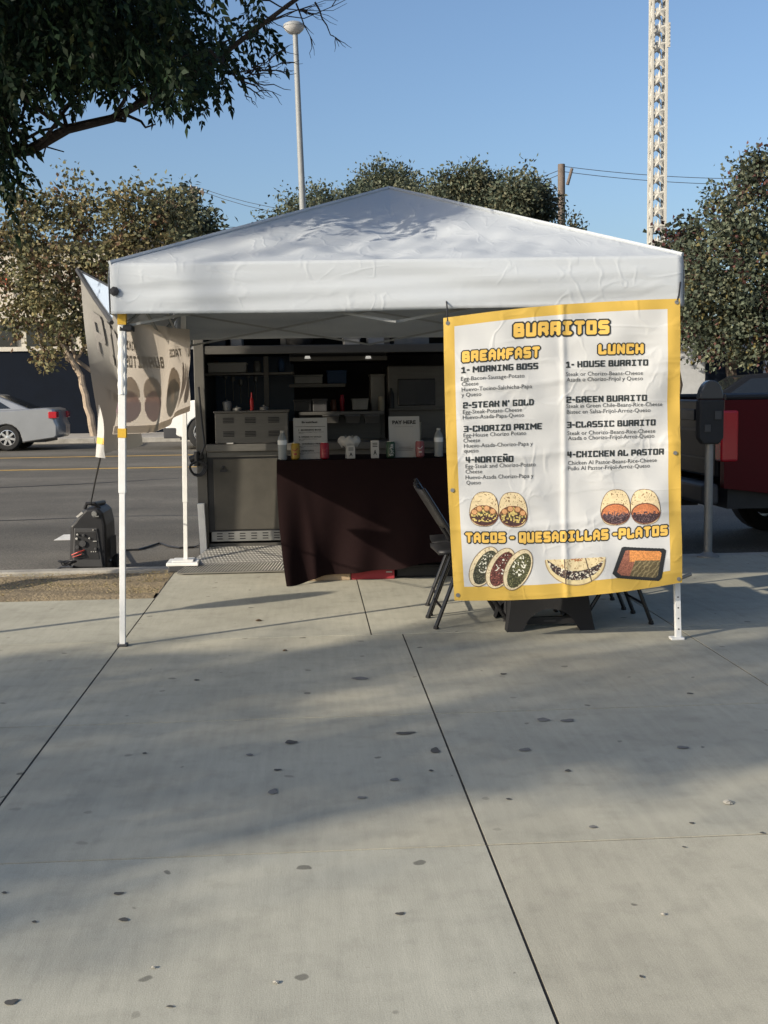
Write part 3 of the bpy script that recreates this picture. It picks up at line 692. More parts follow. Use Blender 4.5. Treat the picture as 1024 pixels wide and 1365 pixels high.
# ---- printed pictures: small colour rasters, one quad per run of cells
def vnoise(h, w, cell, rng):
    a = rng.random((int(h/cell)+3, int(w/cell)+3)); yy = np.arange(h)/cell; xx = np.arange(w)/cell
    y0 = yy.astype(int); x0 = xx.astype(int); fy = (yy-y0)[:, None]; fx = (xx-x0)[None]
    fy = fy*fy*(3-2*fy); fx = fx*fx*(3-2*fx)
    return (a[np.ix_(y0, x0)]*(1-fy)+a[np.ix_(y0+1, x0)]*fy)*(1-fx)+(a[np.ix_(y0, x0+1)]*(1-fy)+a[np.ix_(y0+1, x0+1)]*fy)*fx
PR = np.random.default_rng(5)
S_ = 2.6
class Pic:
    def __init__(s, x0, y0, x1, y1):
        s.b = (x0, y0, x1, y1); s.w = int((x1-x0)*S_); s.h = int((y1-y0)*S_)
        s.X, s.Y = np.meshgrid(x0+(np.arange(s.w)+.5)/S_, y0+(np.arange(s.h)+.5)/S_)
        s.img = np.zeros((s.h, s.w, 3)); s.a = np.zeros((s.h, s.w), bool)
    def put(s, mask, col, var=0.0, cell=4):
        k = np.array(col)[None, None]*(1+var*(vnoise(s.h, s.w, cell, PR)-.5)*2)[..., None]
        s.img[mask] = k[mask]; s.a |= mask
    def n(s, cell): return vnoise(s.h, s.w, cell, PR)
    def ell(s, cx, cy, rx, ry, rot=0):
        c, t = math.cos(rot), math.sin(rot); dx, dy = s.X-cx, s.Y-cy
        return ((dx*c+dy*t)/rx)**2+((-dx*t+dy*c)/ry)**2
    def emit(s, name, surf, parent, inv=pinv, lift=.0022):
        mb = MB(); st = 12
        q = np.round(s.img*18)/18
        x0, y0, x1, y1 = s.b
        cache = {}
        def P(i, j):
            if (i, j) not in cache:
                cache[(i, j)] = surf(*inv(x0+i/S_, y0+j/S_), lift)
            return cache[(i, j)]
        for j in range(s.h):
            i = 0
            while i < s.w:
                if not s.a[j, i]: i += 1; continue
                e = i+1
                while e < s.w and s.a[j, e] and e-i < st and (q[j, e] == q[j, i]).all(): e += 1
                c = tuple(np.clip(s.img[j, i:e].mean(0), 0.004, 1)); mb.add([P(i, j), P(e, j), P(e, j+1), P(i, j+1)], [(0, 1, 2, 3)], 0, c); i = e
        return mb.build(name, M['print_art'], parent, recalc=False)
TORT = (.66, .54, .33)
def burrito_pic(x0, y0, x1, y1, kind):
    p = Pic(x0, y0, x1, y1); W, H = x1-x0, y1-y0; xm = (x0+x1)/2
    for s in (-1, 1):
        cx = xm+s*W*.245; half = p.X < xm if s < 0 else p.X >= xm
        body = ((np.abs((p.X-cx+s*.03*W*(.6-(p.Y-y0)/H))/(W*.25*(.86+.14*np.clip((p.Y-y0)/(H*.6), 0, 1))))**2.7+np.abs((p.Y-y0-H*.5)/(H*.49))**2.5) < 1)
        body &= half
        p.put(body, (.10, .06, .035))
        inn = body & np.roll(body, 2, 0) & np.roll(body, -2, 0) & np.roll(body, 2, 1) & np.roll(body, -2, 1)
        p.put(inn, TORT, .12, 9)
        p.put(inn & (p.n(3.5) > .80) & (p.Y < y0+H*.45), (.22, .14, .07))
        face = p.ell(cx, y0+H*.68, W*.235, H*.29) < 1; face &= half
        p.put(face, (.13, .045, .03))
        f2 = (p.ell(cx, y0+H*.68, W*.215, H*.26) < 1) & half
        if kind == 0:
            p.put(f2, (.60, .47, .16), .25, 4)
            nn = p.n(5); meat = f2 & ((nn > .48) | (p.Y > y0+H*.86))
            p.put(meat, (.065, .032, .03), .5, 2.5); p.put(f2 & (p.n(4) > .72) & (p.Y < y0+H*.75), (.06, .065, .03))
            for k in range(4):
                a = 2.75-k*.72 if s < 0 else .40+k*.72
                ex, ey = cx+W*.175*math.cos(a), y0+H*.66-H*.19*math.sin(a)
                p.put((p.ell(ex, ey, W*.055, H*.085) < 1) & half, (.20, .07, .03)); p.put((p.ell(ex, ey, W*.043, H*.066) < 1) & half, (.60, .33, .15), .15, 4)
        else:
            g = (p.Y-(y0+H*.45))/(H*.5); nn = p.n(3)
            p.put(f2, (.48, .17, .07), .35, 2.5); low = f2 & (g+.35*(nn-.5) > .42); p.put(low, (.045, .028, .035), .5, 2.2); p.put(low & (p.n(2.6) > .66), (.17, .11, .11))
    return p
burrito_pic(627, 652, 706, 699, 0).emit('printed_burrito', bpt, ban)
burrito_pic(801, 648, 881, 696, 1).emit('printed_burrito', bpt, ban)
p = Pic(619, 723, 720, 783)
for cx, cy, colr in ((646, 752, (.05, .05, .032)), (668, 753, (.11, .038, .03)), (691, 754, (.075, .075, .035))):
    rot = .50
    p.put(p.ell(cx, cy, 16.5, 30, rot) < 1, (.17, .12, .07)); p.put(p.ell(cx, cy, 15.5, 29, rot) < 1, (.62, .53, .35), .12, 8)
    p.put((p.ell(cx, cy, 15.2, 28.5, rot) < 1) & (p.n(3) > .82), (.25, .17, .09))
    f = p.ell(cx+1.6, cy+1.0, 12.2, 25.5, rot) < 1
    p.put(f, tuple(c*.55 for c in colr)); p.put(f & (p.n(3.2) > .42), colr, .7, 2.5); p.put(f & (p.n(2.7) > .80), tuple(min(1, c*3.2) for c in colr))
    p.put((p.ell(cx+3, cy-5, 9, 15, rot) < 1) & (p.n(4.5) > .74), (.66, .65, .55))
p.emit('printed_taco', bpt, ban)
p = Pic(726, 732, 810, 774)
e = p.ell(767.5, 740, 40, 33); base = (e < 1) & (p.Y > 738-.05*(p.X-767)); p.put(base, (.30, .22, .12)); p.put((p.ell(767.5, 740, 38.7, 31.7) < 1) & base, (.60, .50, .28), .15, 8)
fil = base & (p.ell(767.5, 738, 37, 28) < 1); p.put(fil, (.035, .025, .025), .5, 3); p.put(fil & (p.n(4) > .66), (.62, .58, .48)); p.put(fil & (p.n(3.5) > .74), (.10, .055, .04))
top = base & (p.Y < 754-.020*(p.X-768)**2/2+.12*np.abs(p.X-768)*0); p.put(top, (.66, .55, .33), .12, 10); p.put(top & (p.n(4) > .76), (.36, .24, .12))
p.put((p.ell(770, 739, 8, 3) < 1) & base & (p.n(3) > .4), (.35, .15, .06))
for xx, sl in ((753, .05), (782, .25)): p.put(base & (np.abs(p.X-xx-sl*(p.Y-740)) < .8), (.10, .07, .05))
p.emit('printed_quesadilla', bpt, ban)
p = Pic(814, 722, 890, 774)
def quad(pts, shrink=0):
    m = np.ones(p.X.shape, bool); c = np.mean(pts, 0)
    pts = [np.array(a)+(c-np.array(a))/np.linalg.norm(c-np.array(a))*shrink for a in pts]
    for a, b in zip(pts, pts[1:]+pts[:1]): m &= ((b[0]-a[0])*(p.Y-a[1])-(b[1]-a[1])*(p.X-a[0])) > 0
    return m
TR = [(829, 724.5), (832, 723.5), (884, 728), (887, 731), (881, 767), (877, 771), (822, 764), (816, 758)]
p.put(quad(TR), (.018, .020, .022)); inner = quad(TR, 6.5); p.put(inner, (.26, .10, .065), .5, 2.5)
rice = inner & (p.Y < 744+.06*(p.X-850)) & (p.X > 839); p.put(rice, (.56, .23, .07), .35, 2.5)
beef = inner & (p.Y > 742+.05*(p.X-850)) & (p.X > 846-.35*(p.Y-742)+ (p.Y-742)*.0); wv = np.sin((p.X+p.Y*.9)*.9+4*p.n(9)); p.put(beef, (.10, .078, .04), .4, 3); p.put(beef & (wv > .45), (.21, .17, .09), .3, 3)
p.emit('printed_plate', bpt, ban)

# ================================================================== SIDE BANNERS
A_ = {'ft': U(157, 428, Y=6.62), 'bt': U(249, 440, Y=9.2), 'fb': U(160, 578, Y=6.60), 'bb': U(250, 548, Y=9.2)}
def apt(s, t, lift=0.0):   # s: 0 back .. 1 front ; t down
    p = (A_['bt']*(1-s)+A_['ft']*s)*(1-t)+(A_['bb']*(1-s)+A_['fb']*s)*t
    bul = .09*math.sin(math.pi*s)*math.sin(math.pi*min(1, t*.8+.1))+.035*math.sin(7*s+3*t)*t+.018*math.sin(15*s-4*t)+.06*math.exp(-((s-.1)/.12)**2)*(1-t)*.5
    p = p+Vector((bul-lift, 0, -.05*math.sin(math.pi*s)*t+.05*math.exp(-(s/.12)**2)*t*0))
    return p
sb = thing('side_banner', 'backlit vinyl menu sheet strung between the two left legs of the canopy', 'banner', (X0, 7.9, 1.2))
q = MB(); q.grid(lambda u, v: apt(u, v), 70, 34); q.build('banner_sheet', M['sheet'], sb, smooth=True)
q = MB(); q.grid(lambda u, v: apt(u, .93+.075*v, .004), 60, 3); q.build('hem_band', M['sheet'], sb, smooth=True)
ident = lambda x, y: (x, y)
for args in (('BURRITOS', .62, .99, .41, .41, .11), ('MINI', .84, .97, .26, .25, .085), ('TACOS', .27, .47, .30, .31, .085), ('AL', .13, .20, .31, .31, .085)):
    q = MB(); text_block(q, *args, .32, apt, 0, .004, 16, inv=ident); q.build('heading', M['faintink'], sb, recalc=False)
mart = mat('side_print', (.3, .2, .2), .6, transl=.45, attr=True)
def art(fn, name):
    q = MB(); fn(q); q.build(name, mart, sb, recalc=False)
def fillell(q, cs_, ct, rs_, rt, cfn, rot=0, lift=.004):
    nn = 26
    for j in range(nn):
        for i in range(nn):
            a, b = (i+.5)/nn*2-1, (j+.5)/nn*2-1
            if a*a+b*b > 1: continue
            c = cfn(a, b)
            if c is None: continue
            h = 1/nn
            def m_(a_, b_): return apt(cs_+rs_*(a_*math.cos(rot)-b_*math.sin(rot)*1), ct+rt*(a_*math.sin(rot)+b_*math.cos(rot)), lift)
            q.add([m_(a-h, b-h), m_(a+h, b-h), m_(a+h, b+h), m_(a-h, b+h)], [(0, 1, 2, 3)], 0, tuple(min(.8, x*.95+.17) for x in c))
pr = random.Random(2)
def bur(q):
    for c in (.76, .93):
        fillell(q, c, .64, .072, .15, lambda a, b: (.42, .33, .24) if b < .2 else None)
        fillell(q, c, .76, .074, .14, lambda a, b: (.16+.1*pr.random(), .10, .13) if b > -.3 else (.36, .16, .13))
art(bur, 'printed_burrito')
def tac(q):
    fillell(q, .40, .66, .085, .25, lambda a, b: ((.36, .28, .2) if b < 0.1 else None), .1)
    fillell(q, .40, .72, .085, .19, lambda a, b: ((.08+.12*(pr.random() > .6),)*3 if abs(a) > .25 or b > .2 else (.34, .28, .22)), .1, .0045)
    for k in range(4): fillell(q, .25-.035*k+.03, .60+.02*k, .017, .24, lambda a, b: (.10, .06, .05), -.0+.12)
    fillell(q, .06, .62, .05, .25, lambda a, b: (.10, .07, .06))
art(tac, 'printed_taco')
# outer loose banner blown out on the left
O_ = {'l': U(107, 366, Y=7.35), 'r': U(166, 428, Y=6.75), 'bl': U(139, 606, Y=7.0), 'br': U(188, 592, Y=7.75)}
def opt(s, t, lift=0.0):
    p = (O_['l']*(1-s)+O_['r']*s)*(1-t)+(O_['bl']*(1-s)+O_['br']*s)*t
    return p+Vector((-.015*math.sin(8*s+3*t)-lift*.8, -.02*math.sin(5*t+4*s)-.5*lift, .012*math.sin(6*s)*t))
ob_ = thing('loose_side_banner', 'loose vinyl sheet blowing outward left of the front left canopy leg', 'banner', tuple(O_['bl']))
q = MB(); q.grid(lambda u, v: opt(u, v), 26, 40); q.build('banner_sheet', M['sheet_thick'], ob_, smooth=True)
q = MB(); a, b = U(103, 360, Y=7.4), U(149, 430, Y=6.66); q.tube([a, a.lerp(b, .5)+Vector((0, 0, -.01)), b], .014, 6); q.build('top_bar', M['dark_grey'], ob_)
q = MB(); t3 = [U(105, 360, Y=7.42), U(152, 384, Y=6.75), U(150, 426, Y=6.70)]
q.grid(lambda u, v: t3[0].lerp(t3[1].lerp(t3[2], v), u), 8, 8); q.build('top_flap', M['sky_tinted_sheet'], ob_)
q = MB(); q.tube([U(105, 360, Y=7.42), U(150, 384, Y=6.73)], .006, 6); q.build('flap_edge', M['dark_grey'], ob_)
q = MB()
text_block(q, 'PIT', .25, .85, .42, .42, .27, .26, opt, 0, .016, 14, inv=ident); text_block(q, 'TACOS', .22, .9, .68, .68, .06, .3, opt, 0, .016, 14, inv=ident)
q.build('heading', M['greyink'], ob_, recalc=False)
q = MB(); e4 = [U(131, 540, Y=7.0), U(132.5, 540, Y=6.99), U(143, 611, Y=6.93), U(128, 609, Y=6.97)]
def efn(u, v): return (e4[0].lerp(e4[1], u)).lerp(e4[3].lerp(e4[2], u), v)+Vector((.012*math.sin(5*v)*u, .015*math.sin(3*u+4*v), 0))
q.grid(efn, 4, 20, 0); q.grid(lambda u, v: efn(u, .62+.12*v)+Vector((0, -.003, 0)), 4, 3, 1); q.build('folded_edge', [M['paper'], M['print_yellow']], ob_, smooth=True)
print('part2 ok')
# ================================================================== FOOD TRAILER
TF, TB = 9.75, 11.65
TX0, TX1 = U(262, 600, Y=TF).x, 2.95
def TZ(y, Y=TF): return U(400, y, Y=Y).z
def TXp(x, Y=TF): return U(x, 600, Y=Y).x
tr = thing('food_trailer', 'open-sided aluminium food trailer parked at the kerb behind the canopy with a dark kitchen inside', 'trailer', ((TX0+TX1)/2, 10.7, -.15))
ZT = 2.28; zfl = TZ(722)
for xx in (TX0, TX1-.085):
    q = MB(); q.box((xx, TF-.02, zfl-.05), (xx+.085, TF+.06, ZT-.06)); q.build('corner_post', M['alu'], tr, bevel=.006)
q = MB(); q.box((TX0-.02, TF-.03, ZT-.06), (TX1+.02, TB+.05, ZT)); q.build('roof', M['alu'], tr, bevel=.01)
for xx in (TX0, TX1-.03):
    q = MB(); q.box((xx, TF+.062, zfl), (xx+.03, TB, ZT-.062)); q.build('side_wall', M['alu'], tr)
q = MB(); q.box((TX0+.002, TF+.0, zfl-.10), (TX1-.002, TB, zfl-.001)); q.build('floor', M['alu'], tr)
wx0, wx1 = U(284, 500, Y=TB).x, U(392, 500, Y=TB).x; wz0, wz1 = U(340, 562, Y=TB).z, U(340, 466, Y=TB).z
q = MB()
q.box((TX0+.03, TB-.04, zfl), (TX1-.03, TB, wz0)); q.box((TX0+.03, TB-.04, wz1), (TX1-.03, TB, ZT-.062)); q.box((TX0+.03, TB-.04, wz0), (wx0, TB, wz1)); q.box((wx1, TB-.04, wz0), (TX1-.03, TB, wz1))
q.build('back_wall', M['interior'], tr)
q = MB(); q.box((wx0, TB-.025, wz0), (wx1, TB-.015, wz1)); q.build('tinted_window', M['blue_tint'], tr)
# header beam, upper rack and posts
zb0, zb1 = TZ(471), TZ(460)
q = MB(); q.box((TX0+.087, TF-.01, zb0), (TX1-.087, TF+.09, zb1)); q.build('header_beam', M['stainless'], tr, bevel=.004)
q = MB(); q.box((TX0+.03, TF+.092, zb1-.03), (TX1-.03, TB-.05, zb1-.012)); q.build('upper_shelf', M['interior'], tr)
for px in (381, 518):
    q = MB(); x = TXp(px); q.box((x-.022, TF+.0, zb1+.001), (x+.022, TF+.05, ZT-.062)); q.build('upper_post', M['alu'], tr, bevel=.003)
q = MB(); x = U(355, 500, Y=10.4).x; q.box((x-.022, 10.38, .9), (x+.022, 10.42, zb0)); q.build('inner_post', M['alu'], tr, bevel=.003)
q = MB(); z = U(320, 497, Y=10.5).z; q.box((TX0+.03, 10.42, z-.022), (U(392, 497, Y=10.5).x, 10.75, z)); q.build('inner_shelf', M['stainless'], tr, bevel=.003)
zc0, zc1 = TZ(603), TZ(590)
q = MB(); q.box((TX0+.087, TF-.07, zc0+.02), (TX1-.087, TF+.62, zc1)); q.build('counter', M['stainless'], tr, bevel=.006)
q = MB(); q.box((TX0+.087, TF-.02, zc0-.028), (TX1-.087, TF+.04, zc0+.018)); q.build('counter_rail', M['stainless'], tr, bevel=.004)
xa, xb = TXp(284), TXp(372); za, zb = TZ(704), zc0-.045
q = MB(); q.box((xa, TF-.012, za), (xb, TF+.02, zb)); pnl = q.build('lower_door', M['door_panel'], tr, bevel=.004)
q = MB(); q.box((TXp(293), TF-.026, TZ(627)), (TXp(302), TF-.0125, TZ(624))); q.lathe([(.001, 0), (.014, -.002), (.014, -.012), (.001, -.014)], (TXp(297), TF-.0125, TZ(621)), 10, axis='y'); q.build('door_latch', M['black_plastic'], pnl)
q = MB(); q.box((xb+.02, TF-.010, za), (TX1-.09, TF+.02, zb)); q.build('lower_panel', M['door_panel'], tr, bevel=.004)
q = MB(); q.box((TX0+.087, TF-.005, za-.02), (TX1-.087, TF+.04, zb+.02)); q.build('door_frame', M['black_steel'], tr)
# kick strip with slots
zk0, zk1 = TZ(719), TZ(706)
q = MB(); q.box((xa-.03, TF-.028, zk0), (TX1-.1, TF-.006, zk1)); ks = q.build('kick_strip', M['galv'], tr, bevel=.003)
q = MB()
for i in range(24):
    x = xa+.0+i*.095
    for j in range(3): q.box((x+.015, TF-.0305, zk0+.018+.022*j), (x+.062, TF-.0285, zk0+.026+.022*j))
q.build('kick_slots', M['ink'], ks)
# step of tread plate, sloping down to the pavement
sx0, sx1, sx2 = TXp(277), TXp(470), U(238, 764, z=.02).x
top0, bot0 = Vector((sx0, TF-.03, zfl-.02)), U(236, 765, z=.012)
yb, zbm = bot0.y, .014
def ramp(u, v):
    xl = sx0+(bot0.x-sx0)*v; y = (TF-.03)+(yb-(TF-.03))*v; z = (zfl-.025)+(zbm-(zfl-.025))*v
    return Vector((xl+(sx1-xl)*u, y, z))
q = MB(); q.grid(ramp, 1, 1); rp = q.build('tread_step', M['tread'], tr, thick=.008)
q = MB()
for i in range(46):
    for j in range(15):
        u, v = (i+.5+.5*(j % 2))/47, .03+(j+.5)/15*.62
        p = ramp(u, v); n_ = Vector((0, -.12, 1)).normalized(); s = 1 if j % 2 else -1
        a = Vector((.010, .008*s, 0)); b = Vector((-.004*s, .004, 0))
        c = p+n_*.0045
        q.add([c-a, c-b, c+a, c+b, p+n_*.0085], [(0, 1, 4), (1, 2, 4), (2, 3, 4), (3, 0, 4)])
q.build('tread_studs', M['tread_stud'], rp)
q = MB()
for i in range(58):
    u = (i+.3)/58
    a0, a1, b0, b1 = ramp(u, .70), ramp(u+.008, .70), ramp(u-.012, .995), ramp(u-.004, .995)
    q.add([a0+Vector((0, 0, .0045)), a1+Vector((0, 0, .010)), b1+Vector((0, 0, .010)), b0+Vector((0, 0, .0045))], [(0, 1, 2, 3)])
q.build('step_ribs', M['tread_stud'], rp)
q = MB(); q.tube([(TX0+.03, TF-.06, .5), (TX0+.045, TF-.06, .02)], .028, square=True); q.box((TX0-.01, TF-.10, .0), (TX0+.10, TF-.02, .018)); q.build('corner_jack', M['white_metal'], tr, bevel=.004)
# power inlet and looped cable on the left post
c = U(263, 613, Y=TF-.05)
q = MB(); q.tube([c+Vector((-.06, 0, .0)), c+Vector((0, 0, .02)), c+Vector((.05, 0, .03))], [.03, .036, .03], 10); q.tube([c+Vector((-.0, -.02, .07)), c+Vector((.0, -.02, -.05))], .025, 8); q.build('power_plug', M['black_plastic'], tr, bevel=.004)
q = MB()
for k in range(3): q.tube([c+Vector((.0+.006*k+(.055+.008*k)*math.cos(t)*(1+.1*math.sin(3*t)), -.03-.008*k, -.07+(.05+.006*k)*math.sin(t))) for t in [i*.42 for i in range(16)]], .007, 6)
q.tube([c+Vector((.03, -.03, .03)), c+Vector((.07, -.05, .12)), c+Vector((.05, -.02, .3)), c+Vector((.03, 0, .6))], .008, 6); q.build('cable_loop', M['black_plastic'], tr, smooth=True)
# hood with two downlights
hx0, hx1 = U(386, 480, Y=10.3).x, U(516, 480, Y=10.3).x
q = MB(); q.box((hx0, 10.27, U(450, 481, Y=10.3).z), (hx1, 10.33, U(450, 475, Y=10.3).z)); lb = q.build('light_bar', M['alu'], tr, bevel=.004)
for px in (410, 491):
    q = MB(); pc = U(px, 474.5, Y=10.262); q.lathe([(.001, .0), (.02, .0), (.026, -.02), (.028, -.022), (.001, -.024)], pc, 12); q.build('downlight', M['lit'], lb)
q = MB(); q.box((hx0, 10.34, U(450, 481, Y=10.4).z), (hx1, 11.3, zb1-.04)); q.build('extractor_hood', M['black_steel'], tr)
# steel counter cabinet with louvers (steam table)
cab = thing('steam_table', 'stainless cabinet with louvered back standing on the trailer counter at the left', 'steam table', (TXp(336), TF+.2, zc1))
cx0, cx1 = TXp(288), TXp(385); cz1 = TZ(549)
q = MB(); q.box((cx0, TF-.04, zc1+.002), (cx1, TF+.5, cz1)); q.build('cabinet', M['stainless'], cab, bevel=.006)
q = MB(); q.box((cx0-.01, TF-.05, cz1+.001), (cx1+.01, TF+.51, cz1+.016)); q.build('lid', M['stainless'], cab, bevel=.004)
q = MB()
for gx in (306, 335, 366):
    for gz, n_ in ((556, 4), (574, 4)):
        for k in range(n_):
            x = TXp(gx); z = TZ(gz+2.0*k); q.box((x-.045, TF-.046, z-.003), (x+.045, TF-.0405, z+.004))
q.build('louvers', M['black_steel'], cab)
q = MB(); q.box((TXp(303), TF-.075, zc1+.001), (TXp(312), TF-.042, zc1+.012)); tag(q.build('scrap_paper', M['paper'], origin=(TXp(307), TF-.06, zc1)), 'small white slip of paper lying on the counter edge below the louvered steel cabinet', 'paper')
def simple(mb, name, m, label, cat, group=None, origin=None, **k):
    o = mb.build(name, m, origin=origin, **k); return tag(o, label, cat, group)
def pan(px0, px1, y0, y1, Y, m, nm, label, group=None, depth=.2):
    a, b = U(px0, y1, Y=Y), U(px1, y0, Y=Y); t = .012
    w = b.x-a.x
    prof = [(a.x+w*.06, a.y+.02, a.z), (b.x-w*.06, a.y+.02, a.z), (b.x-w*.06, a.y+depth-.02, a.z), (a.x+w*.06, a.y+depth-.02, a.z)]
    top = [(a.x, a.y, b.z), (b.x, a.y, b.z), (b.x, a.y+depth, b.z), (a.x, a.y+depth, b.z)]
    q = MB(); q.add(prof+top, [(0, 3, 2, 1), (0, 1, 5, 4), (1, 2, 6, 5), (2, 3, 7, 6), (3, 0, 4, 7)])
    for (i, j) in ((0, 1), (1, 2), (2, 3), (3, 0)): q.tube([top[i], top[j]], .006, 6)
    return simple(q, nm, m, label, 'pan', group, origin=((a.x+b.x)/2, a.y+depth/2, a.z), thick=.002)
# line shelf with hanging steel pans
zs0 = U(450, 553, Y=10.2).z; q = MB(); q.box((U(398, 550, Y=10.2).x, 10.2, zs0), (U(512, 550, Y=10.2).x, 10.62, zs0+.028)); q.box((U(398, 550, Y=10.2).x, 10.6, zfl), (U(512, 550, Y=10.2).x, 10.64, zs0)); q.build('cook_line', M['stainless'], tr, bevel=.004)
for i, (a, b) in enumerate(((431, 452), (461, 480), (486, 506))):
    pan(a, b, 554, 564, 10.02, M['stainless'], 'steel_pan', ['leftmost of three small steel pans hung in front of the cooking line', 'middle of three small steel pans hung in front of the cooking line', 'rightmost of three small steel pans hung in front of the cooking line'][i], 'steel pans on the cooking line', .17)
zsh = zs0+.029
def rest(px0, px1, ytop, Y, z0, name, m, label, cat, depth=.2, bev=.008, group=None):
    a, b = U(px0, ytop, Y=Y), U(px1, ytop, Y=Y); q = MB(); q.box((a.x, Y, z0), (b.x, Y+depth, a.z)); q.box((a.x-.006, Y-.006, a.z-.02), (b.x+.006, Y+depth+.006, a.z+.004))
    return simple(q, name, m, label, cat, group, origin=((a.x+b.x)/2, Y+depth/2, z0), bevel=bev)
rest(392, 415, 533, 10.25, zsh, 'food_tray', M['black_steel'], 'dark food tray on the left end of the cooking line', 'tray')
rest(417, 436, 532, 10.25, zsh, 'food_tray', M['dark_grey'], 'grey lidded food tray beside the dark tray on the cooking line', 'tray')
pan(470, 491, 532, 546, 10.24, M['galv'], 'mixing_bowl', 'pale steel bowl on the right of the cooking line', None, .2)
rest(277, 328, 484, 10.45, U(320, 497, Y=10.5).z+.001, 'white_box', M['paper'], 'long white box on the shelf in the left window of the trailer', 'box', .25, .01)
rest(494, 513, 499, 10.68, zfl, 'tall_cabinet', M['galv'], 'narrow grey cabinet standing behind the cooking line', 'cabinet', .3)
rest(392, 430, 500, 10.9, U(400, 512, Y=10.9).z, 'storage_box', M['galv'], 'grey box on a dark rack above the food trays', 'box', .2)
q = MB(); z = U(400, 512, Y=10.9).z; q.box((U(386, 512, Y=10.9).x, 10.85, z-.03), (U(460, 512, Y=10.9).x, 11.2, z-.001)); q.build('wall_rack', M['stainless'], tr)
fz = U(550, 545, Y=10.5).z
fr_ = thing('service_fridge', 'grey glass-fronted fridge in the right half of the trailer', 'fridge', (U(556, 545, Y=10.5).x, 10.7, zfl))
ax, bx = U(517, 500, Y=10.5).x, U(615, 500, Y=10.5).x
q = MB(); q.box((ax, 10.5, zfl+.001), (bx, 11.2, U(550, 487, Y=10.5).z)); q.build('body', M['stainless'], fr_, bevel=.012)
q = MB(); q.box((U(530, 505, Y=10.5).x, 10.485, fz+.03), (U(580, 505, Y=10.5).x, 10.498, U(550, 505, Y=10.5).z)); q.build('window', M['glass_dark'], fr_, bevel=.01)
q = MB(); q.box((ax, 10.44, fz-.012), (bx, 10.498, fz+.008)); q.build('shelf', M['stainless'], fr_, bevel=.004)
q = MB(); pc = U(522, 545, Y=10.42); q.lathe([(.028, 0), (.028, .13), (.012, .16), (.012, .18)], (pc.x, 10.46, fz+.009), 12); simple(q, 'dark_bottle', M['black_plastic'], 'dark sauce bottle standing on the fridge shelf', 'bottle', origin=(pc.x, 10.46, fz), smooth=True)
pc = U(336, 549, Y=TF+.1); q = MB(); q.lathe([(.016, 0), (.016, .09), (.006, .11), (.005, .145), (.002, .15)], (pc.x, TF+.1, cz1+.017), 10); simple(q, 'sauce_bottle', M['redplastic'], 'slim red squeeze bottle on top of the louvered steel cabinet', 'bottle', origin=(pc.x, TF+.1, cz1+.017), smooth=True)
for px, h, lb in ((303, .08, 'grey container on the left end of the louvered steel cabinet'), (352, .03, 'low steel lid on the right end of the louvered steel cabinet'), (316, .025, 'flat steel lid near the left of the louvered steel cabinet')):
    pc = U(px, 549, Y=TF+.14); q = MB(); q.lathe([(.035, 0), (.04, h*.8), (.03, h), (.006, h+.004), (.006, h+.014)], (pc.x, TF+.14, cz1+.017), 12); simple(q, 'steel_container', M['galv'], lb, 'container', origin=(pc.x, TF+.14, cz1+.017), smooth=True)
for px0, px1, yt, m, lb in ((307, 322, 440, 'paper', 'pale leaning panel in the upper rack of the trailer at the left'), (278, 300, 438, 'alu', 'grey panel at the far left of the upper trailer rack'), (458, 480, 449, 'paper', 'white carton in the upper trailer rack above the cooking line'), (490, 512, 440, 'stucco_grey', 'grey carton in the upper trailer rack beside the right post'), (525, 572, 446, 'galv', 'long grey tray in the upper trailer rack at the right')):
    rest(px0, px1, yt, 9.95, zb1-.011, 'rack_box', M[m], lb, 'box', .3)
pc = U(397, 459, Y=10.0); q = MB(); q.lathe([(.10, 0), (.13, .06), (.12, .12), (.05, .15), (.01, .155)], (pc.x, 10.1, zb1-.011), 16); simple(q, 'dark_pot', M['black_steel'], 'round dark pot in the upper trailer rack above the steam table', 'pot', origin=(pc.x, 10.1, zb1-.011), smooth=True)

M['bluebox'] = mat('blue_carton', (0.03, 0.07, 0.16), .6); M['cream'] = mat('cream_carton', (.34, .30, .22), .7); M['brownjar'] = mat('brown_sauce', (.10, .04, .02), .3)
for i, (px, Y, h, r, m, lab) in enumerate(((288, 10.55, .11, .03, 'brownjar', 'small brown jar at the left of the inner shelf behind the white box'), (343, 10.5, .10, .035, 'galv', 'short grey tin on the inner shelf right of the white box'), (375, 10.5, .12, .03, 'bluebox', 'narrow blue tin at the right end of the inner shelf'),
    (444, 10.35, .10, .028, 'brownjar', 'brown sauce jar between the trays and the bowl on the cooking line'), (456, 10.4, .14, .022, 'canred', 'slim red bottle beside the brown jar on the cooking line'), (508, 10.35, .12, .03, 'cream', 'cream tub at the right end of the cooking line'))):
    zz = U(320, 497, Y=10.5).z+.001 if i < 3 else zsh
    pc = U(px, 500, Y=Y); q = MB(); q.lathe([(r*.9, 0), (r, .01), (r, h*.75), (r*.75, h*.86), (r*.78, h), (r*.7, h+.004)], (pc.x, Y+.05, zz), 14); simple(q, 'jar' if 'jar' in lab else 'tin' if 'tin' in lab else 'bottle' if 'bottle' in lab else 'tub', M[m], lab, 'container', origin=(pc.x, Y+.05, zz), smooth=True)
rest(436, 462, 494, 10.95, U(400, 512, Y=10.9).z, 'carton', M['bluebox'], 'blue carton beside the grey box on the dark wall rack', 'box', .15)
rest(400, 424, 447, 10.0, zb1-.011, 'carton', M['cream'], 'cream carton behind the dark pot in the upper trailer rack', 'box', .12) if False else None
q = MB(); c_ = U(300, 530, Y=10.8)
for k in range(5): q.lathe([(.004, 0), (.004, .16+.02*(k % 2)), (.02, .18), (.018, .22), (.003, .23)], (c_.x+.07*k, 10.9, c_.z-.03*(k % 3)), 8)
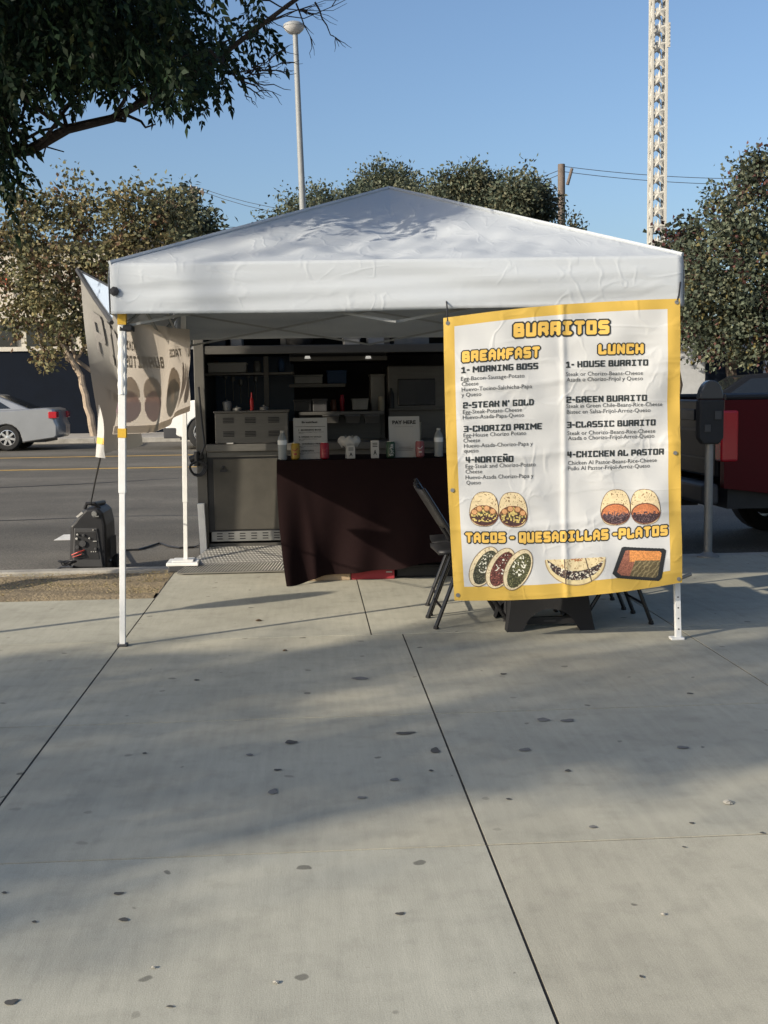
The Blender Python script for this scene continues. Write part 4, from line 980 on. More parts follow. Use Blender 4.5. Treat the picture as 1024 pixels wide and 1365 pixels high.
q.tube([(c_.x-.05, 10.9, c_.z+.2), (c_.x+.36, 10.9, c_.z+.2)], .006, 6); simple(q, 'utensil_rail', M['galv'], 'rail of hanging steel utensils in front of the blue window', 'utensils', origin=c_)
q = MB()
for k in range(7): q.lathe([(.034, .016*k), (.040, .016*k+.055)], (U(556, 590, Y=9.9).x, 9.9, zc1+.002), 14, cap=False)
simple(q, 'cup_stack', M['cream'], 'stack of pale cups on the trailer counter behind the PAY HERE sign', 'cups', origin=(U(556, 590, Y=9.9).x, 9.9, zc1))

# ================================================================== TABLE WITH CLOTH
TY = 8.55; TTZ = U(470, 612, Y=8.62).z
tx0, tx1 = U(369, 620, Y=TY).x, 1.72
tb = thing('folding_table', 'long folding table under the maroon cloth in front of the trailer', 'table', ((tx0+tx1)/2, 8.9, 0))
q = MB(); q.box((tx0+.02, TY+.03, TTZ-.05), (tx1-.02, TY+.74, TTZ-.008)); q.build('tabletop', M['stucco_grey'], tb, bevel=.01)
for sx in (tx0+.12, tx1-.12):
    for sy in (TY+.12, TY+.62):
        q = MB(); q.tube([(sx, sy, 0), (sx, sy, TTZ-.051)], .014, 8); q.build('leg', M['dark_grey'], tb)
hems = [(0, .004), (.05, .003), (.18, .05), (.42, .085), (.55, .13), (.7, .135), (.85, .12), (1, .11)]
def hem(u):
    for (a, b), (c, d) in zip(hems[:-1], hems[1:]):
        if u <= c: t = (u-a)/(c-a); return b+(d-b)*t*t*(3-2*t)
    return hems[-1][1]
def cfront(u, v):
    x = tx0+(tx1-tx0)*u; zb_ = hem(u); v2 = v
    z = TTZ-(TTZ-zb_)*v2
    f = v**1.3
    fold = .048*math.sin(15*u+.9+1.2*math.sin(9*u))*f+.026*math.sin(37*u+2*v+1.4*math.sin(5*u))*f+.010*math.exp(-((u-.09-.05*v)/.02)**2)*f*3
    flare = -.10*v*v*math.exp(-(u/.12)**2)-.03*v
    return Vector((x+(.075*v*v-.02*v)*math.exp(-(u/.08)**2), TY+flare-fold*.9-.004*math.sin(7*v), z))
q = MB(); q.grid(cfront, 150, 40)
def cleft(u, v):
    p = cfront(0, v); y = p.y+(TY+.76-p.y)*u
    return Vector((p.x+.03*math.sin(11*u)*v+(.02*math.sin(3.1*u)), y, p.z if u < .02 else TTZ-(TTZ-.06-.25*u)*v))
q.grid(lambda u, v: cleft(1-u, v), 30, 40)
q.grid(lambda u, v: (tx0+(tx1-tx0)*u, TY+.76*v, TTZ-.002*math.sin(9*u)*math.sin(5*v)), 40, 12)
q.grid(lambda u, v: (tx1+.02*math.sin(9*u)*v, TY+.76*u, TTZ-(TTZ-.1)*v), 20, 20)
oc = q.build('tablecloth', M['cloth'], origin=(.7, TY+.3, 0), smooth=True); tag(oc, 'dark maroon cloth draped over the long serving table, half of it in sunlight', 'tablecloth')
q = MB(); a, b = U(396, 776, Y=8.62), U(467, 764, Y=8.62); q.box((a.x, 8.60, .002), (b.x, 8.9, .10)); q.box((a.x-.002, 8.598, .085), (b.x+.002, 8.902, .102)); simple(q, 'cardboard_box', M['card'], 'tan cardboard box on the pavement under the hem of the maroon cloth', 'box', origin=((a.x+b.x)/2, 8.75, 0), bevel=.004)
q = MB(); a, b = U(468, 776, Y=8.62), U(526, 764, Y=8.62); q.box((a.x, 8.61, .002), (b.x, 8.9, .115)); rb = simple(q, 'drink_carton', M['redbox'], 'red printed drink carton under the maroon cloth beside the tan box', 'box', origin=((a.x+b.x)/2, 8.75, 0), bevel=.004)
q = MB(); a2 = U(515, 770, Y=8.60)
for k in range(3): q.box((a2.x, 8.606, .05+.022*k), (a2.x+.045, 8.609, .060+.022*k))
q.build('printed_marks', M['paper'], rb)
q = MB(); a, b = U(528, 776, Y=8.7), U(612, 764, Y=8.7); q.box((a.x, 8.66, .002), (b.x, 8.95, .09)); q.box((a.x-.01, 8.65, .075), (b.x+.01, 8.96, .10)); simple(q, 'storage_tub', M['black_plastic'], 'low black plastic tub under the right part of the maroon cloth', 'tub', origin=((a.x+b.x)/2, 8.8, 0), bevel=.01)

# ---- things on the table
def spot(px, Y=8.64): return Vector((U(px, 612, Y=Y).x, Y, TTZ+.004))
def bottle(px, Y, label):
    p = spot(px, Y); t = thing('water_bottle', label, 'bottle', p, 'water bottles on the table')
    q = MB(); q.lathe([(.028, 0), (.033, .006), (.032, .04), (.0335, .05), (.032, .06), (.0335, .075), (.033, .12), (.033, .15), (.027, .172), (.015, .192), (.0135, .20)], p, 18); q.build('bottle_body', M['bottle'], t, smooth=True)
    q = MB(); q.lathe([(.0345, .112), (.0345, .145)], p, 18); q.build('paper_label', M['label'], t, smooth=True)
    q = MB(); q.lathe([(.0150, .200), (.0150, .213), (.013, .215)], p, 14); q.build('cap', M['paper'], t)
bottle(377, 8.62, 'water bottle standing at the left end of the maroon table'); bottle(585, 8.66, 'water bottle at the right end of the row beside the menu banner')
def can_(px, m, label, text=None, tm='paper'):
    p = spot(px); t = thing('drink_can', label, 'can', p, 'drink cans on the table'); r = .0335
    q = MB(); q.lathe([(.024, 0), (r, .010), (r, .108), (.027, .121)], p, 20); bd = q.build('can_body', M[m], t, smooth=True)
    q = MB(); q.lathe([(.0275, .1212), (.0275, .1235), (.023, .1225)], p, 20); q.build('lid', M['canlid'], t)
    q = MB()
    surf = lambda u, v, l: Vector((p.x+(r+.0006+l)*math.sin((u-.5)*1.7), p.y-(r+.0006+l)*math.cos((u-.5)*1.7), p.z+.108-.098*v))
    if text:
        V, F = font_mesh(text, .03); xs = [v[0] for v in V]; a, b = min(xs), max(xs)
        q.add([surf(.80-.5*(v[1]/.72)*1.0, .95-.9*(v[0]-a)/(b-a), 0) for v in V], F)
    else:
        q.grid(lambda u, v: surf(.15+.7*u, .30+.07*v+.1*math.sin(4*u), 0), 10, 1); q.grid(lambda u, v: surf(.3+.4*u, .62+.12*v, 0), 10, 1)
    q.build('can_print', M[tm], bd)
can_(394, 'canyellow', 'yellow drink can in front of the left paper sign', None, 'canred')
can_(433, 'canred', 'plain red drink can at the right edge of the left paper sign', None, 'redbox')
can_(521, 'cangreen', 'green and white drink can left of the PAY HERE sign', 'Sprite'); can_(560, 'canpink', 'pinkish red drink can at the right edge of the PAY HERE sign', None, 'paper')
def sheet_sign(px0, px1, ytop, Y, name, label):
    a, b = U(px0, 612, Y=Y), U(px1, ytop, Y=Y); base = Vector(((a.x+b.x)/2, Y, TTZ+.004)); W, H = b.x-a.x, b.z-base.z
    t = thing(name, label, 'sign', base)
    def S(u, v, lift=0): return Vector((base.x+(u-.5)*W, Y+.07*(1-v)-lift, base.z+H*(1-v)))
    q = MB(); q.grid(lambda u, v: S(u, v)+Vector((0, .004*math.sin(6*u), 0)), 8, 8); q.build('sheet', M['paper'], t, thick=.002)
    q = MB(); q.box((base.x-W*.4, Y-.0+.0, base.z-.003), (base.x+W*.4, Y+.09, base.z+.002)); q.build('stand', M['bottle'], t)
    return t, S
t, S = sheet_sign(392, 436, 557, 8.69, 'menu_sheet', 'white paper menu sheet standing between the yellow and red cans')
q = MB()
small_text(q, 'Breakfast', .25, .72, .125, .125, .045, S, .006, ident, .03)
q.box(S(.05, .215, .007), S(.95, .208, .0055))
for i, (s, d) in enumerate((('1. MORNING BOSS', 'Egg-Bacon-Sausage-Potato-Cheese'), ('2. STEAK N GOLD', 'Egg-Steak-Potato-Cheese'), ('3. CHORIZO PRIME', 'Egg-House Chorizo-Potato-Cheese'), ('4. NORTEÑO', 'Egg-Steak and Chorizo-Potato'))):
    y = .31+.17*i
    small_text(q, s, .15, .15+.045*len(s), y, y, .034, S, .006, ident, .03); small_text(q, d, .15, min(.9, .15+.024*len(d)), y+.045, y+.045, .022, S, .006, ident, .0); small_text(q, 'Queso', .15, .30, y+.08, y+.08, .022, S, .006, ident, 0)
q.build('lettering', M['ink'], t, recalc=False)
t, S = sheet_sign(519.5, 560, 555, 8.69, 'payment_sign', 'white PAY HERE sign standing between the green and pink cans')
q = MB(); small_text(q, 'PAY HERE', .12, .88, .185, .185, .085, S, .006, ident, .03); q.build('lettering', M['ink'], t, recalc=False)
q = MB(); q.box(S(.2, .255, .007), S(.8, .25, .0055)); q.box(S(.3, .76, .007), S(.7, .75, .0055)); q.box(S(.22, .80, .007), S(.78, .79, .0055)); q.box(S(.25, .84, .007), S(.75, .83, .0055)); q.build('fine_print', M['greyink'], t)
# small printed boxes and the stack of cups
def cup_box(px, w, h, label):
    p = spot(px); t = thing('small_carton', label, 'carton', p, 'small white cartons on the table')
    q = MB(); q.box((p.x-w/2, p.y-.022, p.z), (p.x+w/2, p.y+.022, p.z+h)); q.build('carton', M['paper'], t, bevel=.003)
    q = MB(); y = p.y-.0235
    def Sx(u, v, l=0): return Vector((p.x+(u-.5)*w, y-l, p.z+h*(1-v)))
    small_text(q, 'A', .3, .7, .80, .80, .26, Sx, .001, ident, .03)
    for k in range(3): q.box(Sx(.2, .14+.09*k, .001), Sx(.8, .18+.09*k, 0))
    q.build('carton_print', M['ink'], t)
cup_box(468, .062, .095, 'small white printed carton in front of the knotted white bag')
cup_box(500, .060, .132, 'taller white printed carton standing alone left of the green can')
p = spot(466, 8.70); z0 = p.z
q = MB(); q.grid(lambda u, v: Vector((p.x+.062*(1+.10*math.sin(9*u*6.28)*math.sin(3.14*v))*math.cos(6.283*u)*(.55+.75*math.sin(.5+2.1*v)), p.y+.045*math.sin(6.283*u)*(.55+.75*math.sin(.5+2.1*v)), z0+.085+.075*v+.008*math.sin(7*6.283*u))), 60, 8)
q.lathe([(.03, 0), (.026, .09)], p, 14)
simple(q, 'napkin_bundle', M['paper'], 'white frilled bundle of napkins in a cup behind the small white carton', 'napkins', origin=p, smooth=True)

# ================================================================== FOLDING CHAIRS AND COVERED TABLE
def make_chair():
    t = thing('folding_chair', '', 'chair', (0, 0, 0), 'black folding chairs at the covered table')
    for s in (-1, 1):
        y = .20*s
        q = MB(); q.tube([(-.02, y, .83), (.0, y, .80), (.17, y, .52), (.49, y, .012)], .0125, 8); q.tube([(.49-.008, y, .014), (.49+.002, y, 0)], .016, 8); q.build('front_leg', M['black_gloss'], t, smooth=True)
        q = MB(); yy = y*.86; q.tube([(.26, yy, .45), (.20, yy, .40), (.05, yy, .012)], .0125, 8); q.tube([(.053, yy, .016), (.049, yy, 0)], .0165, 8); q.build('rear_leg', M['black_gloss'], t, smooth=True)
    q = MB(); q.tube([(.36, -.2, .21), (.36, .2, .21)], .008, 6); q.tube([(.09, -.17, .12), (.09, .17, .12)], .008, 6); q.build('crossbar', M['black_gloss'], t)
    q = MB(); q.grid(lambda u, v: Vector((.07+.40*u, -.185+.37*v, .452+.02*u+.010*math.sin(3.14*u)*math.sin(3.14*v))), 8, 8); q.build('seat', M['black_plastic'], t, smooth=True, thick=.025)
    q = MB(); q.grid(lambda u, v: Vector((-.015+.135*u+.02*math.sin(3.14*v)*-1, -.20+.40*v, .82-.22*u)), 6, 10); q.build('backrest', M['black_plastic'], t, smooth=True, thick=.014)
    return t
c0 = make_chair(); r0 = U(583, 840, z=0)
CH = [(r0.x-.06, r0.y+.20, R(2), 'black folding chair nearest the left edge of the menu banner, facing the covered table'), (r0.x-.035, r0.y+.62, R(-3), 'black folding chair behind another one at the left edge of the menu banner'),
      (U(868, 833, z=0).x+.05, U(868, 833, z=0).y+.19, R(182), 'black folding chair whose legs show under the right part of the menu banner'), (U(868, 833, z=0).x+.03, U(868, 833, z=0).y+.66, R(177), 'black folding chair farther back under the right part of the menu banner')]
for i, (x, y, r, lb) in enumerate(CH):
    if i == 0: c0.location = (x, y, 0); c0.rotation_euler = (0, 0, r); c0['label'] = lb
    else: dup(c0, (x, y, 0), r, lb, 'black folding chairs at the covered table')
a, b = U(676, 843, z=0), U(795, 841, z=0)
ct = thing('covered_table', 'small table in a black stretch cover whose arched hem shows below the menu banner', 'table', ((a.x+b.x)/2, a.y+.25, 0))
hx, hy, mx_, my_ = (b.x-a.x)/2, .25, (a.x+b.x)/2, a.y+.25
def cover(side):
    def fn(u, v):
        arch = max(0, 1-((u-.5)/.31)**2)**.5*.125
        z = .74-(.74-arch)*v; h = z/.74
        k = .80+.20*(1-h)**3.0 if h < .55 else .80+.02*(h-.55)
        s = (u-.5)*2; inn = 1-.10*(1-s*s)*math.sin(math.pi*min(1, max(0, h)))*.6
        x, y = s*hx*k, -hy*k*inn
        if side == 0: return (mx_+x, my_+y, z)
        if side == 1: return (mx_+hx*k*inn, my_+s*hy*k, z)
        if side == 2: return (mx_-x, my_-y, z)
        return (mx_-hx*k*inn, my_-s*hy*k, z)
    return fn
q = MB()
for s in range(4): q.grid(cover(s), 36, 24)
q.grid(lambda u, v: (mx_+(u-.5)*2*hx*.81, my_+(v-.5)*2*hy*.81, .741), 2, 2)
q.build('stretch_cover', M['blackcloth'], ct, smooth=True)
q = MB()
for s in (-1, 1): q.tube([(mx_+s*hx*.9, my_-.03, .02), (mx_+s*hx*.72, my_, .72)], .012, 8)
q.box((mx_-hx*.8, my_-hy*.55, .02), (mx_+hx*.85, my_-hy*.45, .062)); q.build('lower_frame', M['black_plastic'], ct)
q = MB(); q.box((mx_-.02, my_-hy*.55-.004, .034), (mx_+.05, my_-hy*.55-.001, .044)); q.build('maker_plate', M['dark_grey'], ct)

# ================================================================== GENERATOR
gb = U(120, 764, Y=10.05); gx = gb.x; gY = 10.0; gz = roadz(10.1)
ge = thing('generator', 'black portable generator with an open control panel standing on the road by the kerb', 'generator', (gx, gY+.25, gz))
def P2(px, py): q_ = U(px, py, Y=gY); return (q_.x, q_.z)
out = [P2(92, 764), P2(93, 700), P2(99, 694), P2(103, 688), P2(113, 678), P2(130, 677), P2(137, 684), P2(141, 700), P2(143, 764)]
zbt = gz+.02
out = [(x, max(z, zbt)) for x, z in out]
q = MB(); q.prism(out, gY, gY+.48, 'y'); bd = q.build('body', M['black_plastic'], ge, bevel=.03, seg=3)
q = MB(); fr = [P2(97, 756), P2(99, 704), P2(130, 704), P2(138, 756)]; q.prism(fr, gY-.012, gY+.02, 'y'); q.build('panel_surround', M['dark_grey'], ge, bevel=.008)
q = MB(); fr = [P2(100, 745), P2(101.5, 709), P2(128, 709), P2(133, 745)]; q.prism(fr, gY-.016, gY-.011, 'y'); pn = q.build('control_panel', M['black_steel'], ge)
q = MB()
for px, py, r_ in ((104, 712, .008), (103, 717.5, .010), (125, 706, .005), (120, 717, .007), (111, 724, .028), (104, 729, .016), (112, 713, .012), (128, 731, .012)):
    x, z = P2(px, py); q.lathe([(.001, -.018), (r_, -.017), (r_, 0)], (x, gY-.016, z), 12, axis='y', mi=0 if r_ < .0115 and px < 127 else 1)
x, z = P2(125, 735)
for k in range(3): q.box((x-.02+k*.018, gY-.024, z-.004), (x-.012+k*.018, gY-.0165, z+.004), 0)
x, z = P2(127, 721); q.box((x-.015, gY-.024, z-.003), (x+.015, gY-.0165, z+.003), 0)
x, z = P2(110, 721)
q.build('knobs_and_sockets', [M['paper'], M['dark_grey']], pn)
q = MB(); q.tube([(P2(97, 739)[0], gY-.04, P2(97, 739)[1]), (P2(105, 735.5)[0], gY-.055, P2(105, 735.5)[1]), (P2(113, 733)[0], gY-.02, P2(113, 733)[1])], .006, 6); q.tube([(P2(98, 742)[0], gY-.04, P2(98, 742)[1]), (P2(110, 738)[0], gY-.05, P2(110, 738)[1]), (P2(109, 734)[0], gY-.02, P2(109, 734)[1])], .004, 6)
q.build('panel_leads', M['redcable'], ge)
q = MB(); q.tube([(P2(111, 679)[0], gY+.08, P2(111, 679)[1]), (P2(114, 672)[0], gY+.06, P2(114, 672)[1]), (P2(124, 672)[0], gY+.06, P2(124, 672)[1]), (P2(131, 679)[0], gY+.08, P2(131, 679)[1])], .016, 8)
q.tube([(P2(122, 673)[0], gY+.06, P2(122, 673)[1]), (P2(128, 675)[0], gY+.4, P2(128, 675)[1])], .018, 8); q.build('handle', M['black_plastic'], ge, smooth=True)
q = MB(); a3 = [P2(101, 689), P2(109, 682), P2(111, 684), P2(104, 690)]; q.prism(a3, gY+.0, gY+.06, 'y'); q.build('top_label', M['paper'], ge)
q = MB(); x, z = P2(126, 685); q.lathe([(.001, -.02), (.022, -.02), (.026, 0), (.001, .001)], (x, gY+.0, z), 12, axis='y'); x, z = P2(129, 688); q.box((x-.03, gY-.02, z-.006), (x+.02, gY+.01, z+.004)); q.build('fuel_cap', M['galv'], ge)
for s in (0, 1):
    q = MB(); q.lathe([(.02, -.025), (.075, -.022), (.075, .022), (.02, .025)], (P2(143, 750)[0]+.012 if s else P2(92, 750)[0]-.01, gY+.36, gz+.075), 18, axis='x'); q.build('wheel', M['rubber'], ge, smooth=True)
q = MB()
for k in range(6): q.box((P2(144, 700)[0]-.002, gY+.10+.05*k, gz+.15), (P2(144, 700)[0]+.004, gY+.12+.05*k, gz+.32))
q.build('side_vents', M['dark_grey'], ge)
def wire(name, pts, r, m, label, cat, group=None):
    q = MB(); q.tube(pts, r, 6); return simple(q, name, M[m], label, cat, group, origin=pts[0], smooth=True)
zr = lambda Y: roadz(Y)+.012
pts = [Vector((P2(99, 748)[0], gY-.03, gz+.10))]+[Vector((U(x, y, z=-.13).x, min(10.2, max(9.68, U(x, y, z=-.13).y)), 0)) for x, y in ((92, 757), (80, 756), (65, 755), (50, 756), (41, 755))]
for i, p in enumerate(pts[1:]): p.z = zr(p.y)+(.05 if i == 0 else 0)
wire('power_cable', pts, .010, 'black_plastic', 'black cable trailing left from the generator along the kerb', 'cable')
pts = [Vector((P2(143, 745)[0], gY+.1, gz+.12))]
for x, y in ((165, 737), (185, 736), (200, 732), (213, 728), (225, 732), (240, 734), (258, 733), (270, 729)):
    p = U(x, y, z=-.14); pts.append(Vector((p.x, p.y, zr(p.y))))
pts.append(Vector((TX0+.04, TF+.3, .1)))
wire('power_cable', pts, .011, 'black_plastic', 'black cable running along the road from the generator to the trailer', 'cable')
q = MB()
for k in range(3): q.tube([U(86+4*k, 756, Y=9.75)+Vector((.05*math.cos(t), .02*math.sin(t), .012+.04*abs(math.sin(t/2+k)))) for t in [i*.5 for i in range(14)]], .007, 6)
simple(q, 'cable_coil', M['black_plastic'], 'loose coil of black cable in front of the generator at the kerb', 'cable', origin=U(90, 757, Y=9.7), smooth=True)
wire('tie_rope', [U(134, 610, Y=7.0), U(127, 642, Y=8.4), U(121, 672, Y=10.05)], .006, 'black_plastic', 'thin dark cord tying the loose banner corner down to the generator handle', 'cord')

# ================================================================== PARKING METER, PICKUP, CARS
pmy = 9.36; pmx = U(945, 640, Y=pmy).x
me_ = thing('parking_meter', 'dark parking meter with a rounded top on a grey post at the right kerb', 'parking meter', (pmx, pmy, 0))
sc = pmy/FPX
q = MB(); q.lathe([(.034, .02), (.034, (738-582)*sc)], (pmx, pmy, 0), 14); q.build('post', M['galv'], me_, smooth=True)
q = MB(); q.lathe([(.09, 0), (.09, .012), (.05, .03), (.036, .045)], (pmx, pmy, 0), 16); q.build('base_flange', M['galv'], me_, smooth=True)
z0 = (738-583)*sc; z1 = (738-523)*sc; w = 17*sc
q = MB(); q.prism([(-w*.62, z0), (w*.62, z0), (w, z0+.05), (w, z1), (-w, z1), (-w, z0+.05)], -.055, .055, 'y'); o = MB(); o.v = [(v[0]+pmx, v[1]+pmy, v[2]) for v in q.v]; o.f = q.f; o.mi = q.mi; o.c = q.c; o.build('housing', M['meter'], me_, bevel=.015)
q = MB(); n_ = 14
q.prism([(pmx+w*.98*math.cos(math.pi*i/n_), z1+.003+.155*math.sin(math.pi*i/n_)) for i in range(n_+1)], pmy-.05, pmy+.05, 'y'); q.build('dome', M['darklens'], me_, bevel=.012, smooth=True)
q = MB(); q.box((pmx+w*.2, pmy-.066, z0+.2), (pmx+w*.75, pmy-.056, z0+.27)); q.build('coin_plate', M['dark_grey'], me_, bevel=.003)
q = MB(); q.box((pmx-w*.6, pmy-.064, z0+.1), (pmx-w*.1, pmy-.056, z0+.16)); q.build('button_plate', M['dark_grey'], me_, bevel=.003)

def wheel(parent, x, y, z, r, w_, side):
    wh = MB().lathe([(r*.62, -w_/2), (r*.9, -w_/2), (r, -w_/2+.03), (r, w_/2-.03), (r*.9, w_/2), (r*.62, w_/2)], (x, y, z), 28, axis='y', cap=False).build('wheel', M['rubber'], parent, smooth=True)
    q = MB(); yo = y+side*(w_/2-.02); q.lathe([(r*.64, -.02), (r*.64, .015), (r*.58, .018), (r*.56, -.01)], (x, yo, z), 28, axis='y', cap=False)
    for k in range(7):
        a = 2*math.pi*k/7
        rot = Matrix.Rotation(a, 3, 'Y'); q.box((x-.028, yo-.012, z+.03), (x+.028, yo+.012, z+r*.60), rot=rot, piv=(x, yo, z))
    q.lathe([(.001, -.015), (.06, -.015), (.06, .018), (.001, .022)], (x, yo, z), 14, axis='y'); q.build('rim', M['chrome'], wh)
    q = MB(); q.lathe([(.001, -.005), (r*.55, -.005), (r*.55, .0), (.001, 0)], (x, y+side*(w_/2-.06), z), 24, axis='y'); q.build('brake_disc', M['black_steel'], wh)
def arch(cx, r, z0, n=9):
    th = math.asin(min(1, z0/r)) if z0 > 0 else 0
    return [(cx+r*math.cos(a), .33+r*math.sin(a)) for a in [math.pi+.25-(math.pi+.5)*i/n for i in range(n+1)]]
def car(name, label, paint, loc, lower, green, wx, wr_, Wd, glass, cat='car', trim='black_plastic', lamps=(), rotz=math.pi):
    t = thing(name, label, cat, (0, 0, 0))
    q = MB(); h = Wd/2
    n = len(lower); L0 = min(p[0] for p in lower); L1 = max(p[0] for p in lower); zb = max(p[1] for p in lower)
    def sect(p, y):
        k = abs((p[0]-(L0+L1)/2)/((L1-L0)/2)); tap = 1-.13*max(0, (k-.72)/.28)**2
        tz = 1-.05*max(0, (p[1]-.55)/(zb-.55)) - .04*max(0, (.45-p[1])/.45)
        return (p[0], y*h*tap*tz, p[1])
    lv = [-1, -.93, 0, .93, 1]
    ins = [.985, 1, 1, 1, .985]
    vs = [sect((p[0]*ii+(1-ii)*(L0+L1)/2, p[1]*ii+(1-ii)*.6), y) for y, ii in zip(lv, ins) for p in lower]
    fs = [tuple(range(n)), tuple(range(5*n-1, 4*n-1, -1))]
    for a in range(4):
        for i in range(n): fs.append((a*n+i, (a+1)*n+i, (a+1)*n+(i+1) % n, a*n+(i+1) % n))
    q.add(vs, fs); bo = q.build('body', paint, t, bevel=.025, smooth=True)
    g = MB(); gb_ = green[0]; m = len(green); zt_ = max(p[1] for p in green); zb_ = min(p[1] for p in green)
    def gy(p): return h*(.93-.20*(p[1]-zb_)/(zt_-zb_))
    vs = [(p[0], -gy(p), p[1]) for p in green]+[(p[0], gy(p), p[1]) for p in green]
    g.add(vs, [tuple(range(m)), tuple(range(2*m-1, m-1, -1))]+[(i, m+i, m+(i+1) % m, (i+1) % m) for i in range(m)]); g.build('cabin', paint, t, bevel=.03, smooth=True)
    for poly in glass:
        for s in (-1, 1):
            w_ = MB(); pts = [(p[0], s*(gy(p)+.004), p[1]) for p in poly]; w_.add(pts, [tuple(range(len(pts)))]); w_.build('window', M['glass_dark'], t, thick=.006)
    for i in (0, 1):     # windscreen and rear glass: first and last sloping edges of the greenhouse
        a, b = (green[0], green[1]) if i == 0 else (green[-1], green[-2])
        pa = (a[0]+(b[0]-a[0])*.1, a[1]+(b[1]-a[1])*.1); pb = (a[0]+(b[0]-a[0])*.9, a[1]+(b[1]-a[1])*.9); d = Vector((pb[1]-pa[1], 0, -(pb[0]-pa[0]))).normalized()
        if d.z < 0: d = -d
        o_ = d*.006
        w_ = MB(); w_.add([(pa[0]+o_.x, -gy(pa)*.9, pa[1]+o_.z), (pa[0]+o_.x, gy(pa)*.9, pa[1]+o_.z), (pb[0]+o_.x, gy(pb)*.88, pb[1]+o_.z), (pb[0]+o_.x, -gy(pb)*.88, pb[1]+o_.z)], [(0, 1, 2, 3)]); w_.build('windscreen', M['glass_dark'], t, thick=.006)
    w_ = MB(); w_.box((L0+.35, -h*.86, .20), (L1-.35, h*.86, .62)); w_.build('underbody', M['black_steel'], t)
    for x in wx:
        for s in (-1, 1): wheel(t, x, s*(h-.13), wr_, wr_, .21, s)
    for (nm, m_, lo, hi) in lamps:
        for s in (-1, 1):
            w_ = MB(); a, b = sorted((s*lo[1]*h, s*hi[1]*h)); w_.box((lo[0], a, lo[2]), (hi[0], b, hi[2])); w_.build(nm, M[m_], t, bevel=.012)
    for s in (-1, 1):
        w_ = MB(); w_.box((wx[0]+(wx[1]-wx[0])*.66, s*h*.97-.05, .98), (wx[0]+(wx[1]-wx[0])*.66+.12, s*h*.97+.11*s+.05, 1.10)); w_.build('mirror', paint, t, bevel=.02)
    t.location = loc; t.rotation_euler = (0, 0, rotz); return t, bo
def lower_prof(L, front, rear, xr, xf, ra, z0=.20):
    """closed side outline, rear at x=0 going along the bottom to the front, back over the top"""
    return [(.04, z0+.10)]+[(xr-ra-.02, z0)]+[(xr+ra*math.cos(a), .30+ra*math.sin(a)) for a in np.linspace(math.pi*.98, .02*math.pi, 9)]+[(xr+ra+.03, z0)]+[(xf-ra-.03, z0)]+[(xf+ra*math.cos(a), .30+ra*math.sin(a)) for a in np.linspace(math.pi*.98, .02*math.pi, 9)]+[(xf+ra+.02, z0)]+front+rear
cy = 29.75; cz = roadz(30.3)+.004
sL = 4.8; xr, xf = 1.22, 3.93
sed, sbody = car('parked_sedan', 'silver sedan parked across the street at the far left, its rear end in view', M['silver'], (U(76, 597, Y=cy).x, cy+.88, cz),
    lower_prof(sL, [(4.76, .28), (4.80, .55), (4.66, .70), (3.9, .88), (3.45, .93)], [(1.05, 1.02), (.22, 1.07), (.06, 1.03), (.02, .72), (-.03, .62), (-.02, .36)], xr, xf, .37),
    [(.62, 1.02), (1.55, 1.42), (2.2, 1.46), (2.75, 1.41), (3.55, .93)], (xr, xf), .325, 1.76,
    [[(1.12, 1.06), (1.58, 1.34), (2.08, 1.38), (2.08, 1.04)], [(2.16, 1.04), (2.16, 1.38), (2.7, 1.34), (3.22, .99)]],
    lamps=(('tail_light', 'lens', (-.016, .66, .80), (.19, .968, .965)), ('headlight', 'lens_white', (4.45, .6, .58), (4.74, .97, .72))))
for s in (-1, 1):
    h = .88
    q = MB(); q.box((1.0, s*h*.985-.004, .78), (1.2, s*h*.985+.004, .9)); q.build('fuel_flap', M['silver'], sbody, bevel=.004)
    q = MB(); q.box((.0, s*h*.998-.003, .655), (1.0-.15, s*h*.998+.003, .668)); q.box((2.13, s*h*.995-.004, .35), (2.142, s*h*.995+.004, 1.0)); q.build('panel_gap', M['dark_grey'], sbody)
q = MB(); q.box((-.04, -.26, .78), (-.02, .26, .92)); q.build('number_plate', M['paper'], sbody)
vL = 4.6; xr2, xf2 = 1.0, 3.72
def suv(name, label, paint, loc, rot=math.pi):
    return car(name, label, paint, loc, lower_prof(vL, [(4.56, .34), (4.60, .62), (4.52, .86), (4.28, 1.0), (3.3, 1.10)], [(.6, 1.12), (.05, 1.10), (.0, .7), (-.02, .4)], xr2, xf2, .42, .24),
    [(.10, 1.10), (.42, 1.60), (1.6, 1.70), (2.5, 1.64), (3.42, 1.08)], (xr2, xf2), .36, 1.84,
    [[(.45, 1.16), (.62, 1.5), (1.5, 1.58), (1.5, 1.14)], [(1.58, 1.14), (1.58, 1.58), (2.4, 1.55), (3.08, 1.12)]], cat='SUV',
    lamps=(('tail_light', 'lens', (-.012, .7, .8), (.2, .97, 1.05)), ('headlight', 'lens_white', (4.1, .72, .80), (4.49, .95, .92)), ('bumper_trim', 'dark_grey', (3.95+.22, .3, .24), (4.615, .93, .46))))
wsv, _ = suv('parked_suv', 'white SUV parked across the street, its front wheel showing beside the trailer', M['carwhite'], (U(219, 592, Y=29.0).x+vL*1.1, 29.0+.98, cz-.01)); wsv.scale = (1.1, 1.06, 1.17)
suv('parked_suv', 'dark SUV parked across the street behind the parking meter', M['cardark'], (U(893, 592, Y=29.6).x+vL, 29.6+.92, cz))

